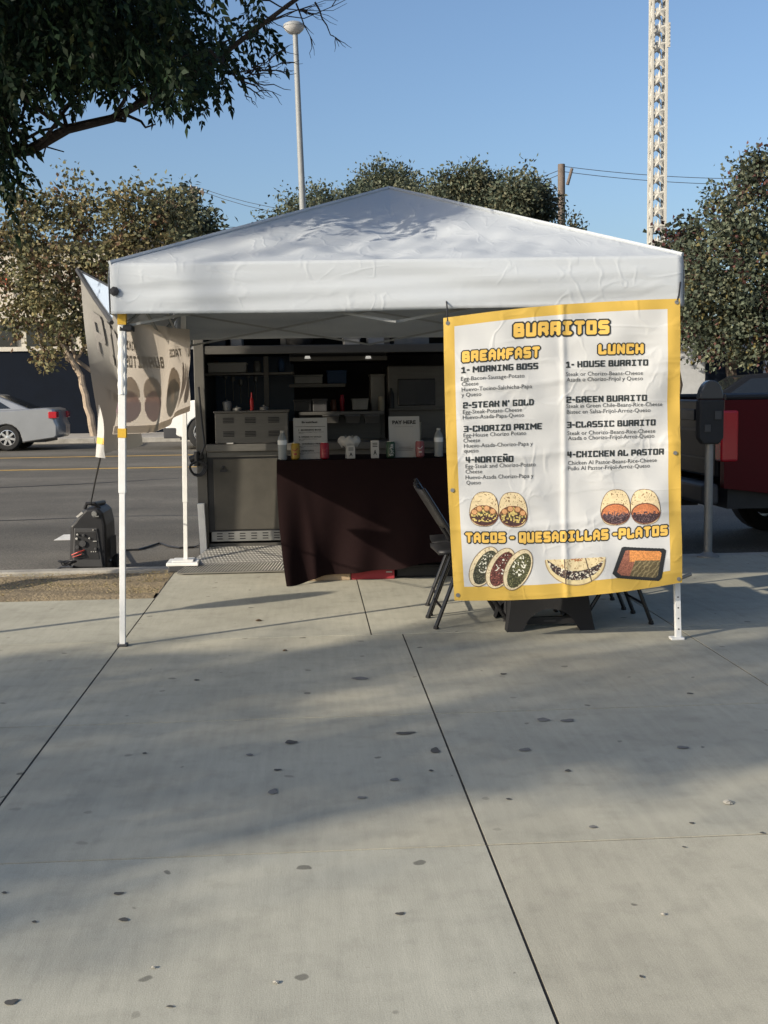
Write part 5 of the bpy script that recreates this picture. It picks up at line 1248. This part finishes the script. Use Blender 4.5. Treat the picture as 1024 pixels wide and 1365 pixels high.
# pickup at the near kerb on the right
px_, py_ = 3.74, 10.32; pz = roadz(10.5)
pk = thing('pickup_truck', 'dark red pickup with a tailgate coloured dark for shade parked at the near kerb on the right', 'pickup', (px_+2.5, py_+.98, pz))
W_ = 1.95
def PX(x, y, z): return (px_+x, py_+y, pz+z)
for s in (0, 1):
    y0, y1 = (0, .10) if s == 0 else (W_-.10, W_)
    pf = [(.02, .62), (.02, 1.42), (2.0, 1.42), (2.0, .52), (1.66, .52)]+[(1.16+.5*math.cos(a), .46+.5*math.sin(a)) for a in np.linspace(.1, math.pi-.1, 10)]+[(.64, .54)]
    q = MB(); q.prism([(px_+u, pz+w_) for u, w_ in pf], py_+y0, py_+y1, 'y'); q.build('bed_side', M['red'], pk, bevel=.03, seg=3, smooth=True)
    q = MB(); ya, yb_ = (py_-.012, py_+.17) if s == 0 else (py_+W_-.17, py_+W_+.012); q.box((px_-.012, ya, pz+.86), (px_+.15, yb_, pz+1.33)); tl = q.build('tail_light', M['lens'], pk, bevel=.025, seg=3)
    q = MB(); q.box((px_-.018, ya+.02, pz+1.06), (px_+.06, yb_-.02, pz+1.15)); q.build('reverse_lamp', M['lens_white'], tl, bevel=.01)
    q = MB(); q.tube([PX(.04, .05 if s == 0 else W_-.05, 1.445), PX(1.98, .05 if s == 0 else W_-.05, 1.445)], .03, 8); q.build('bed_rail_cap', M['black_plastic'], pk)
q = MB(); q.box(PX(.005, .185, .70), PX(.075, W_-.185, 1.42)); tg = q.build('tailgate', M['cardark'], pk, bevel=.025, seg=3)  # dark colour stands in for shade and dark reflections on the tailgate
q = MB(); q.box(PX(-.012, .75, 1.22), PX(.004, 1.2, 1.33)); q.build('handle', M['black_plastic'], tg, bevel=.01)
q = MB(); q.box(PX(-.004, .25, 1.12), PX(.004, W_-.25, 1.15)); q.box(PX(-.004, .25, .86), PX(.004, W_-.25, .88)); q.build('crease', M['black_plastic'], tg)
q = MB(); q.box(PX(.08, .1, .78), PX(2.0, W_-.1, .84)); q.build('bed_floor', M['black_steel'], pk)
q = MB(); q.box(PX(-.16, .05, .46), PX(.0, W_-.05, .66)); bp = q.build('rear_bumper', M['dark_grey'], pk, bevel=.04, seg=3)
q = MB(); q.box(PX(-.165, .8, .50), PX(-.155, 1.15, .62)); q.build('number_plate', M['paper'], bp)
q = MB(); q.box(PX(-.28, .93, .38), PX(.1, 1.02, .46)); q.lathe([(.03, 0), (.03, .06), (.024, .08)], PX(-.25, .975, .46), 10); q.build('tow_hitch', M['black_steel'], pk)
q = MB(); q.box(PX(.1, .12, .42), PX(5.5, W_-.12, .60)); q.build('underbody', M['black_steel'], pk)
cabp = [(2.05, .5), (2.05, 1.42), (2.12, 1.44), (2.35, 1.92), (3.7, 1.95), (4.45, 1.46), (5.6, 1.38), (5.75, 1.1), (5.75, .5)]
q = MB(); q.prism([(px_+u, pz+w_) for u, w_ in cabp], py_+.02, py_+W_-.02, 'y'); q.build('cab', M['red'], pk, bevel=.05, seg=3, smooth=True)
q = MB(); q.add([PX(2.10, .2, 1.47), PX(2.10, W_-.2, 1.47), PX(2.30, W_-.28, 1.88), PX(2.30, .28, 1.88)], [(0, 1, 2, 3)]); q.build('rear_window', M['glass_dark'], pk, thick=.01)
q = MB(); q.add([PX(2.35, .012, 1.5), PX(2.5, .012, 1.86), PX(3.62, .012, 1.88), PX(4.2, .012, 1.5)], [(0, 1, 2, 3)]); q.build('side_window', M['glass_dark'], pk, thick=.008)
for x in (1.16, 4.85):
    for s in (0, 1): wheel(pk, px_+x, py_+(.16 if s == 0 else W_-.16), pz+.40, .40, .26, -1 if s == 0 else 1)

# ================================================================== FAR BUILDINGS
bl = thing('storefront_building', 'low cream building with a navy ground floor wall across the street on the left', 'building', (-18, 40, .26))
FY = 38.3; zs = U(60, 468, Y=FY).z; zt = U(60, 330, Y=FY).z
q = MB(); q.box((-60, FY+.3, .2), (1.5, FY+12, zt)); q.build('upper_wall', M['stucco'], bl)
q = MB(); q.box((-60, FY, .2), (1.5, FY+.29, zs)); q.build('lower_wall', M['navy'], bl)
q = MB(); q.box((-60, FY-.06, zs+.002), (1.5, FY+.29, zs+.14)); q.box((-60, FY-.06, zs+.95), (1.5, FY+.29, zs+1.25)); q.build('trim', M['stucco'], bl)
for k in range(10):
    x = -16+k*1.75
    q = MB(); q.box((x, FY+.2, zs+.145), (x+1.4, FY+.297, zs+.948)); q.build('window', M['glass_dark'], bl)
q = MB(); q.box((-60, FY+.1, zt), (1.5, FY+12.2, zt+.18)); q.build('parapet', M['dark_grey'], bl)
a, b = U(-14, 380, Y=FY-.2), U(9, 372, Y=FY-.2); q = MB(); q.box((a.x, FY-.16, a.z), (b.x, FY-.07, b.z+.1)); q.build('shop_sign', M['signred'], bl)
b2 = thing('grey_building', 'pale grey low building across the street behind the parking meter', 'building', (20, 42, .26))
q = MB(); q.box((7, 39, .2), (60, 50, U(930, 448, Y=39).z)); q.build('wall', M['stucco_grey'], b2)
q = MB(); q.box((6.9, 38.9, U(930, 448, Y=39).z), (60.1, 50.1, U(930, 445, Y=39).z+.1)); q.build('parapet', M['dark_grey'], b2)
for k in range(6):
    q = MB(); q.box((8.5+k*5, 38.95, .3), (10.5+k*5, 38.998, 2.6)); q.build('door', M['navy'], b2)
b3 = thing('dark_roof_building', 'building with a flat dark roofline behind the left trees', 'building', (-7, 62, 0))
a = U(288, 322, Y=60); q = MB(); q.box((U(150, 320, Y=60).x, 60, 0), (U(470, 320, Y=60).x, 72, a.z-.2)); q.build('wall', M['stucco'], b3)
q = MB(); q.box((U(150, 320, Y=60).x-.4, 59.6, a.z-.2), (U(470, 320, Y=60).x+.4, 72.4, a.z+.35)); q.build('roof', M['dark_grey'], b3)

# ================================================================== STREET LAMP, POLES, WIRES, TOWER
LY = 34.2; a, b = U(409, 400, Y=LY), U(393.5, 42, Y=LY); base = U(420, 585, Y=LY); base.z = .26
lp = thing('street_lamp', 'tall thin grey street lamp with a round cap rising behind the canopy', 'street lamp', base)
q = MB(); q.tube([base, a, b], [.13, .105, .072], 12); q.build('pole', M['pole'], lp, smooth=True)
h = b+Vector((-.03, 0, .12)); q = MB(); q.lathe([(.05, -.20), (.16, -.17), (.27, -.07), (.30, .0)], h, 18); hd = q.build('lamp_cover', M['lampglass'], lp, smooth=True)
q = MB(); q.lathe([(.31, .0), (.30, .06), (.2, .12), (.05, .15)], h, 18); q.build('lamp_cap', M['pole'], lp, smooth=True)
q = MB(); q.lathe([(.24, 0), (.24, .05), (.15, .2)], base, 14); q.build('base_plate', M['pole'], lp)
def upole(px, ytop, Y, rad, label, arm=None):
    t_ = U(px, ytop, Y=Y); t = thing('utility_pole', label, 'utility pole', (t_.x, Y, .1))
    q = MB(); q.tube([(t_.x, Y, .1), (t_.x, Y, t_.z)], [rad*1.35, rad], 10); q.build('post', M['wood'], t, smooth=True)
    if arm:
        c = U(*arm[0], Y=Y-.2); d = U(*arm[1], Y=Y-.2); q = MB(); q.tube([c, d], .09, square=True); q.build('crossarm', M['wood'], t)
        q = MB()
        for k in (.1, .5, .9): q.lathe([(.05, 0), (.07, .06), (.03, .16)], c.lerp(d, k)+Vector((0, 0, .08)), 8)
        q.build('insulator', M['galv'], t)
    else:
        q = MB(); q.tube([(t_.x+.25, Y-.1, t_.z-.9), (t_.x+.45, Y-.1, t_.z-.2)], .07, 8); q.build('transformer_arm', M['wood'], t)
    return t_
pA = upole(258, 249, 60, .19, 'wooden utility pole with a crossarm behind the left trees', ((253, 252), (272, 258)))
pB = upole(748.5, 219, 52, .16, 'bare wooden utility pole standing right of the middle trees')
def span(p, q_, sag, label, n=14):
    p, q_ = Vector(p), Vector(q_); wire('overhead_wire', [p.lerp(q_, i/n)-Vector((0, 0, sag*4*(i/n)*(1-i/n))) for i in range(n+1)], .014, 'wire', label, 'wire', 'overhead wires')
span(U(268, 251, Y=60), U(748, 226, Y=52), 1.6, 'overhead wire from the crossarm pole towards the bare pole, upper of two'); span(U(266, 254, Y=60), U(748, 232, Y=52), 1.7, 'overhead wire from the crossarm pole towards the bare pole, lower of two')
span(U(753, 222, Y=52), U(1100, 236, Y=50), .25, 'overhead wire right of the bare pole, upper of two'); span(U(753, 229, Y=52), U(1100, 244, Y=50), .25, 'overhead wire right of the bare pole, lower of two')
span(U(180, 300, Y=58), U(420, 300, Y=58), .1, 'low overhead wire beside the dark roofline at the left')
TYY = 40.0; tc = U(875.5, 300, Y=TYY); twx = tc.x
tw = thing('lattice_tower', 'tall square cream tower of star-shaped lattice panels rising behind the canopy on the right', 'tower', (twx, TYY, .1))
HW = .262; PIT = .545; NZ = 40
def star(cx, cz, r):
    return [(cx+(r if i % 2 == 0 else r*.37)*math.sin(math.pi*i/5), cz+(r if i % 2 == 0 else r*.37)*math.cos(math.pi*i/5)) for i in range(10)]
for side in range(4):
    q = MB(); rot = Matrix.Rotation(side*math.pi/2+R(-4), 3, 'Z')
    def T(x, y, z): v = rot @ Vector((x, y, 0)); return Vector((twx+v.x, TYY+v.y, .1+z))
    for k in range(NZ):
        cz_ = .3+PIT*k; st = star(0, cz_, .285)
        st = [(max(-HW+.01, min(HW-.01, x)), z) for x, z in st]
        f = [T(x, -HW+.03, z) for x, z in st]; bk = [T(x, -HW+.06, z) for x, z in st]
        cF, cB = T(0, -HW+.0, cz_), T(0, -HW+.06, cz_)
        vs = f+bk+[cF, cB]
        q.add(vs, [(i, (i+1) % 10, 20) for i in range(10)]+[(10+(i+1) % 10, 10+i, 21) for i in range(10)]+[(i, 10+i, 10+(i+1) % 10, (i+1) % 10) for i in range(10)])
    q.build('star_panel', M['tower'], tw)
    q = MB()
    for s in (-1, 1):
        vv = [T(s*HW-.035*(s > 0)*2.2 if s > 0 else -HW, -HW-.012, z) for z in (0, NZ*PIT)]
    xs_ = (-HW, -HW+.06)
    q.add([T(xs_[0]-.01, -HW-.012, 0), T(xs_[1], -HW-.012, 0), T(xs_[1], -HW+.08, 0), T(xs_[0]-.01, -HW+.08, 0), T(xs_[0]-.01, -HW-.012, NZ*PIT), T(xs_[1], -HW-.012, NZ*PIT), T(xs_[1], -HW+.08, NZ*PIT), T(xs_[0]-.01, -HW+.08, NZ*PIT)],
          [(0, 1, 2, 3), (4, 7, 6, 5), (0, 4, 5, 1), (1, 5, 6, 2), (2, 6, 7, 3), (3, 7, 4, 0)])
    x2 = (HW-.07, HW-.0)
    q.add([T(x2[0], -HW-.012, 0), T(x2[1], -HW-.012, 0), T(x2[1], -HW+.08, 0), T(x2[0], -HW+.08, 0), T(x2[0], -HW-.012, NZ*PIT), T(x2[1], -HW-.012, NZ*PIT), T(x2[1], -HW+.08, NZ*PIT), T(x2[0], -HW+.08, NZ*PIT)],
          [(0, 1, 2, 3), (4, 7, 6, 5), (0, 4, 5, 1), (1, 5, 6, 2), (2, 6, 7, 3), (3, 7, 4, 0)])
    q.build('corner_flange', M['tower'], tw)
zj = U(875, 50, Y=TYY).z; q = MB()
for s in (-1, 1):
    q = MB(); q.box((twx+s*HW-.06, TYY-HW-.06, zj-.4), (twx+s*HW+.05, TYY-HW-.035, zj+.4))
    for k in range(6): q.lathe([(.001, -.03), (.022, -.03), (.022, 0), (.001, .001)], (twx+s*HW, TYY-HW-.06, zj-.32+.13*k), 8, axis='y')
    q.build('splice_plate', M['tower'], tw)

# ================================================================== TREES
def limb(q, a, b, r0, r1, wob=.05, n=6, rng=random):
    a, b = Vector(a), Vector(b); L = (b-a).length
    pts = [a.lerp(b, i/n)+Vector((rng.uniform(-1, 1), rng.uniform(-1, 1), rng.uniform(-1, 1)))*wob*L*(0 if i in (0, n) else 1) for i in range(n+1)]
    q.tube(pts, [r0+(r1-r0)*i/n for i in range(n+1)], 8); return pts
def crown_points(clumps, n, rng):
    vol = np.array([c[3]*c[4]*c[5] for c in clumps])**.75; pk_ = rng.choice(len(clumps), n, p=vol/vol.sum())
    C = np.array(clumps, float)[pk_]
    d = nrm(rng.normal(size=(n, 3))); rr = rng.random(n)**.40
    # lumpy surface
    lum = .92+.30*np.sin(d[:, 0]*5+C[:, 0]*3)*np.sin(d[:, 2]*6+C[:, 2])+.18*np.sin(d[:, 1]*9+d[:, 0]*7)
    P = C[:, :3]+d*C[:, 3:6]*(rr*lum)[:, None]
    return P, d
def far_tree(name, label, base, clumps, n, ls, cols, bark, trunks, seed, cat='tree', group=None, wid=.55):
    rng = np.random.default_rng(seed); rr = random.Random(seed)
    t = thing(name, label, cat, base, group)
    q = MB()
    for (a, b, r0, r1) in trunks: limb(q, a, b, r0, r1, .018, 6, rr)
    tp = Vector(trunks[0][1])
    for c in clumps: limb(q, Vector(trunks[rr.randrange(len(trunks))][1])*.8+Vector(trunks[0][0])*.2, c[:3], trunks[0][3]*.7, .02, .06, 6, rr)
    q.build('trunk', bark, t, smooth=True)
    # twig-sized clusters give light/dark clumping
    nc = n//14; Pc, dc = crown_points(clumps, nc, rng)
    idx = np.repeat(np.arange(nc), 14); m = len(idx)
    P = Pc[idx]+rng.normal(size=(m, 3))*ls*1.25; D = dc[idx]*.8+rng.normal(size=(m, 3))*.7+np.array([0, 0, -.25])
    Q = leaf_quads(P, D, ls*rng.uniform(.65, 1.35, m), ls*wid*rng.uniform(.7, 1.3, m), rng)
    ci = rng.choice(len(cols), nc, p=np.array([c[3] for c in cols])/sum(c[3] for c in cols)); col = np.array([c[:3] for c in cols])[ci][idx]*rng.uniform(.65, 1.4, (m, 1))
    quads_mesh('crown', Q, np.clip(col, .004, .8), M['leaf_far'], t)
    return t
def cl(px, py, r, Y, ry=None, sq=1.0):
    c = U(px, py, Y=Y); k = r/FPX*Y; return (c.x, c.y, c.z, k, ry if ry else k, k*sq)
GR = [(.085, .105, .072, 4), (.115, .125, .082, 3), (.155, .155, .10, 2), (.06, .075, .052, 3)]  # crown tones raised to stand in for distance haze
OL = [(.17, .16, .08, 4), (.25, .215, .11, 3), (.095, .10, .055, 4), (.24, .19, .10, 1.2), (.15, .09, .055, 1)]
MX = [(.105, .125, .085, 4), (.15, .16, .105, 3), (.055, .068, .046, 4), (.14, .12, .05, 1), (.11, .055, .048, .9)]
YL = 35.2
b0 = U(126, 584, Y=YL); b0.z = .26
far_tree('street_tree', 'brown-leaved multi-stemmed street tree across the street on the left', b0,
    [cl(30, 300, 52, YL), cl(105, 280, 48, YL+.6), cl(178, 290, 45, YL), cl(228, 290, 30, YL+.8), cl(60, 365, 58, YL-.6), cl(140, 352, 52, YL), cl(30, 405, 40, YL), cl(95, 420, 42, YL-.4), cl(60, 470, 22, YL), cl(-30, 330, 50, YL), cl(205, 330, 40, YL), cl(130, 455, 26, YL)], 15500, .14, OL, M['bark_pale'],
    [(b0, U(108, 500, Y=YL), .12, .095), (U(108, 500, Y=YL), U(62, 420, Y=YL-.2), .075, .05), (U(110, 510, Y=YL), U(82, 455, Y=YL+.2), .065, .045), (b0+Vector((.2, 0, 0)), U(131, 480, Y=YL+.2), .085, .06), (U(62, 420, Y=YL-.2), U(25, 370, Y=YL), .07, .04)], 21, wid=.75)
q = None
far_tree('background_tree', 'dark green tree peeking out behind the crossarm pole at the left', U(262, 330, Y=52)*1, [cl(255, 300, 24, 52), cl(275, 300, 20, 52), cl(240, 260, 20, 52), cl(225, 280, 24, 52), cl(250, 330, 45, 52)], 3500, .26, GR, M['bark'], [(Vector((U(258, 330, Y=52).x, 52, .1)), U(258, 320, Y=52), .2, .12)], 22, group='trees behind the canopy')
for i, (lab, cls, n, Y) in enumerate((
    ('low dark tree behind the lamp post, leftmost of the crowns behind the canopy', [(370, 290, 22), (395, 272, 26), (428, 264, 30), (455, 275, 34), (420, 300, 50), (470, 300, 50)], 6500, 50),
    ('tall dark round crown just left of the canopy peak', [(500, 238, 26), (530, 234, 24), (515, 262, 46), (552, 252, 22), (480, 258, 24)], 6500, 54),
    ('broad dark green crown right of the canopy peak', [(600, 243, 28), (630, 240, 30), (655, 250, 30), (615, 275, 50), (660, 285, 50), (580, 262, 26)], 8500, 49),
    ('loose crown right of the broad one, its thin end hanging beside the bare utility pole', [(690, 250, 30), (715, 255, 26), (724, 272, 20), (695, 285, 44), (762, 296, 11), (772, 303, 10), (752, 306, 12)], 6000, 47))):
    C = [cl(a, b+9, r*.95, Y+((a*7) % 3-1)) for a, b, r in cls]; bx_ = np.mean([c[0] for c in C]); base = Vector((bx_, Y, .1))
    far_tree('background_tree', lab, base, C, n*2, .165, GR+([(.085, .078, .045, 2)] if i > 1 else []), M['bark'], [(base, Vector((bx_, Y, C[0][2]-1.2)) , .25, .14)], 30+i, group='trees behind the canopy')
YR = 34.6; b1 = U(975, 560, Y=YR); b1.z = .26
far_tree('leafy_tree', 'large mixed green and russet tree at the right edge across the street', b1,
    [cl(958, 268, 24, YR), cl(1002, 244, 30, YR), cl(1012, 214, 16, YR), cl(940, 292, 20, YR), cl(1035, 240, 50, YR), cl(985, 305, 50, YR-.6), cl(1040, 320, 60, YR), cl(935, 330, 30, YR), cl(910, 345, 26, YR+.4), cl(950, 380, 52, YR-.8), cl(1010, 390, 60, YR-1), cl(925, 425, 36, YR-.4), cl(970, 445, 42, YR-.8), cl(1030, 450, 55, YR-1), cl(940, 462, 22, YR), cl(1060, 390, 60, YR), cl(905, 390, 22, YR)], 21000, .135, MX, M['bark'],
    [(b1, U(975, 470, Y=YR), .2, .15), (U(975, 470, Y=YR), U(1000, 300, Y=YR), .13, .06), (U(1000, 260, Y=YR), U(985, 200, Y=YR), .03, .008), (U(1003, 240, Y=YR), U(970, 215, Y=YR), .02, .006), (U(985, 300, Y=YR), U(962, 235, Y=YR), .03, .008)], 41, wid=.8)
far_tree('shrub', 'small russet-topped shrub between the tower and the large right tree', U(900, 330, Y=37), [cl(900, 315, 20, 37), cl(922, 318, 22, 37), cl(893, 345, 22, 37), cl(915, 370, 40, 37), cl(900, 420, 45, 37)], 3500, .17, [(.07, .03, .03, 2), (.05, .05, .035, 2), (.04, .05, .03, 2)], M['bark'], [(Vector((U(905, 400, Y=37).x, 37, .2)), U(905, 400, Y=37), .1, .06)], 42, cat='shrub', wid=.8)

# near tree: dark pinnate leaves hanging into the top left corner
def pinnate(P, D, rng, L=.30, pairs=6, ll=.085, lw=.036):
    n = len(P); D = nrm(D); up = np.array([0, 0, 1.0]); S = nrm(np.cross(D, up+rng.normal(size=(n, 3))*.5)); Q = []
    for k in range(pairs):
        f = .25+.72*k/(pairs-1); B = P+D*(L*f)+np.array([0, 0, -1])*(L*.22*f*f)
        for s in (-1, 1):
            d = D*.75+S*s*.75+np.array([0, 0, -.35])+rng.normal(size=(n, 3))*.18
            Q.append(leaf_quads(B, d, ll*rng.uniform(.75, 1.2, n)*(1-.18*abs(k-2)/2), lw*rng.uniform(.8, 1.25, n), rng))
    Q.append(leaf_quads(P+D*L+np.array([0, 0, -L*.22]), D+np.array([0, 0, -.4]), np.full(n, ll*1.1), np.full(n, lw*1.1), rng))
    # rachis
    S2 = S*.003; a = P; b = P+D*L*.6+np.array([0, 0, -L*.08]); Q.append(np.stack([a-S2, a+S2, b+S2, b-S2], 1))
    return np.concatenate(Q, 0)
TN = Vector((-3.35, 8.35, -.02))
nt = thing('street_tree', 'dark leafy street tree reaching into the top left corner from beside the pavement', 'tree', TN)
q = MB(); rr = random.Random(9)
fork = TN+Vector((.12, -.1, 2.3)); q.tube([TN, TN+Vector((.03, -.02, .5)), TN+Vector((.10, -.06, 1.4)), fork], [.15, .125, .11, .10], 12)
arms = [[fork, U(-60, 225, Y=7.6), U(0, 204, Y=7.5), U(40, 200, Y=7.45), U(90, 172, Y=7.4), U(150, 158, Y=7.35), U(240, 110, Y=7.2), U(300, 70, Y=7.1), U(380, 10, Y=6.9)],
        [fork, fork+Vector((-.1, -.3, 1.0)), U(60, 60, Y=7.6), U(120, -20, Y=7.4), U(160, -150, Y=7.0)], [fork, U(-120, 60, Y=7.6), U(-60, -120, Y=7.0)], [fork, fork+Vector((-.8, .4, 1.3)), fork+Vector((-1.6, .8, 2.6))], [fork, fork+Vector((.1, -1.0, 1.4)), fork+Vector((.2, -2.4, 2.6))]]
for i, a in enumerate(arms):
    n_ = len(a); q.tube(a, [(.085 if i else .050)*(1-.75*k/(n_-1)) for k in range(n_)], 8)
for k in range(60):
    a = Vector(rr.choice(rr.choice(arms)[2:])); limb(q, a, a+Vector((rr.uniform(-.5, .6), rr.uniform(-.6, .5), rr.uniform(-.2, .6))), .014, .004, .08, 5, rr)
q.build('trunk', M['bark_dark'], nt, smooth=True)
# bare twigs
q = MB()
def twig(px0, py0, px1, py1, Y, r=.006, forks=4):
    a, b = U(px0, py0, Y=Y), U(px1, py1, Y=Y+rr.uniform(-.3, .3)); pts = limb(q, a, b, r, .0015, .05, 6, rr)
    for k in range(forks):
        s = pts[rr.randrange(1, 6)]; d = (b-a)*rr.uniform(.25, .5); d = Matrix.Rotation(rr.uniform(-.8, .8), 3, 'Y') @ d; limb(q, s, s+d, r*.5, .001, .06, 4, rr)
for (a, b, c, d) in ((290, 60, 470, -5), (330, 30, 430, 8), (310, 100, 392, 84), (318, 104, 388, 120), (322, 108, 375, 128), (326, 98, 380, 66), (318, 112, 340, 140), (330, 95, 372, 100), (335, 90, 395, 98), (350, 0, 410, 20), (395, 5, 420, 60), (420, 3, 452, 62), (322, 110, 352, 132)): twig(a, b, c, d, 7.1)
q.build('bare_twigs', M['bark_dark'], nt)
rng = np.random.default_rng(77)
def ybound(x): return np.interp(x, [-200, 0, 20, 60, 110, 135, 175, 215, 240, 275, 290, 320, 340, 355], [290, 268, 210, 188, 185, 196, 168, 176, 162, 168, 150, 122, 100, 40])
P = []
while len(P) < 2500:
    x = rng.uniform(-150, 350); y = rng.uniform(-110, 200)
    lim = ybound(x)-62-rng.random()*16-34*max(0, min(1, (215-x)/60))
    if y > lim: continue
    if y > 95 and 60 < x < 215 and rng.random() < .55 and y > 125: continue
    if x > 230 and y < 20+.25*(x-230) and rng.random() < .75: continue
    if x > 255 and y < 60 and rng.random() < .5: continue
    p = U(x, y, Y=rng.uniform(6.3, 8.9)); P.append(p)
for x, y, n_ in ((4, 212, 9), (0, 236, 7), (345, 30, 3), (352, 40, 3), (2, 258, 3)):
    for k in range(n_): P.append(U(x+rng.normal()*5-4, y-20+rng.normal()*6, Y=7.2+rng.normal()*.2))
P = np.array([tuple(p) for p in P]); n_ = len(P)
D = rng.normal(size=(n_, 3))*.55+np.array([.25, -.1, -.85])
Q1 = pinnate(P, D, rng, .25, 6, .066, .027)
# rest of the crown, above and to the left of the frame
CL = [(-3.4, 7.4, 5.6, 1.7, 1.8, 1.2), (-4.6, 8.2, 5.2, 1.6, 1.6, 1.2), (-2.9, 5.6, 5.6, 1.3, 1.3, .9), (-4.4, 6.2, 5.0, 1.2, 1.3, 1.0), (-2.6, 8.3, 5.4, 1.2, 1.4, .8)]
P2_, d2 = crown_points(CL, 1500, rng); Q2 = pinnate(P2_, d2+np.array([0, 0, -.5]), rng, .28, 5, .09, .042)
Q = np.concatenate([Q1, Q2]); gc = np.array([[.010, .021, .009]])*rng.uniform(.55, 1.7, (len(Q), 1)); gc = gc*np.array([[1, 1, 1]]); yl = rng.random(len(Q)) < .06; gc[yl] = np.array([.035, .042, .014])
quads_mesh('crown', Q, gc, M['leaf_near'], nt)

# street trees beside and behind the viewpoint that dapple the slabs; the right one added to block sky light
def shade_tree(label, base, clumps, n, seed, ls=.14):
    far_tree('shade_tree', label, Vector(base), clumps, n, ls, GR, M['bark'], [(Vector(base), Vector((base[0], base[1], clumps[0][2]-1.0)), .16, .1)], seed, group='shade trees along the pavement')
def land(x, y, z, r=.60, rz_=.24): z *= .62; r *= .85; k = z/math.tan(SUN_EL); return (x-math.cos(SUN_AZ)*k, y-math.sin(SUN_AZ)*k, z, r, r*.6, rz_)
def roofland(x, y, z, r): k = (z-2.4)/math.tan(SUN_EL); return (x-math.cos(SUN_AZ)*k, y-math.sin(SUN_AZ)*k, z, r, r*.45, .16)
SHADE = [('leafy street tree at the left of the pavement behind the viewpoint, dappling the slabs', (-11.6, -2.2, 0), [land(-.5, 5.3, 8.7, .7), land(-1.1, 6.0, 9, .7), land(.4, 6.1, 9.2, .7), land(-1.9, 5.6, 9.1, .7), land(0, 5.75, 9, .6), land(-1.3, 5.1, 9, .6), land(-2.1, 4.7, 9, .6), land(.9, 4.6, 8.8, 1.0), land(1.6, 4.75, 8.8, .9), land(2.4, 4.9, 9.1, .9), land(-1.3, 3.9, 8.9, .6), (-11.2, .83, 9.0, 1.2, .9, .4), (-11.3, .8, 9.1, 1.2, .9, .4), (-10.9, .9, 8.8, 1.1, .8, .4), land(-.8, 3.15, 9.2, .55), land(2.7, 6.0, 9.2, .9), land(-.9, 4.5, 9.4, .6), land(1.5, 5.6, 9.4, .6), land(.3, 4.35, 9, .5), land(-.4, 3.95, 9, .5), land(3.1, 5.1, 9, .7)], 9600),  # three of these crown clumps are added to shade the pickup
         ('leafy tree added at the kerb beyond the right edge to darken the parked pickup', (7.6, 8.6, 0), [(6.9, 7.4, 4.0, 1.5, 2.0, .9), (7.3, 8.4, 4.2, 1.7, 1.9, 1.0), (8.2, 9.6, 4.4, 2.4, 2.4, 1.2), (8.0, 11.0, 4.2, 1.7, 1.7, 1.1), (7.3, 5.6, 4.2, 1.4, 1.3, .9)], 11000)]
for i, (lb, b_, c_, n_) in enumerate(SHADE): shade_tree(lb, b_, c_, n_, 60+i)
# sign beyond the left edge whose oval shadow lies on the slab
sp = Vector((-2.95, 6.33, 0)); st_ = thing('kerb_sign', 'round sign on a thin post left of the canopy beside the dirt strip', 'sign', sp)
q = MB(); q.tube([sp, sp+Vector((0, 0, 1.15))], .028, 10); q.build('post', M['galv'], st_)
q = MB(); q.lathe([(.001, -.012), (.23, -.012), (.23, .012), (.001, .012)], sp+Vector((0, -.045, 1.32)), 24, axis='y'); q.build('panel', M['paper'], st_)
print('part3 ok')
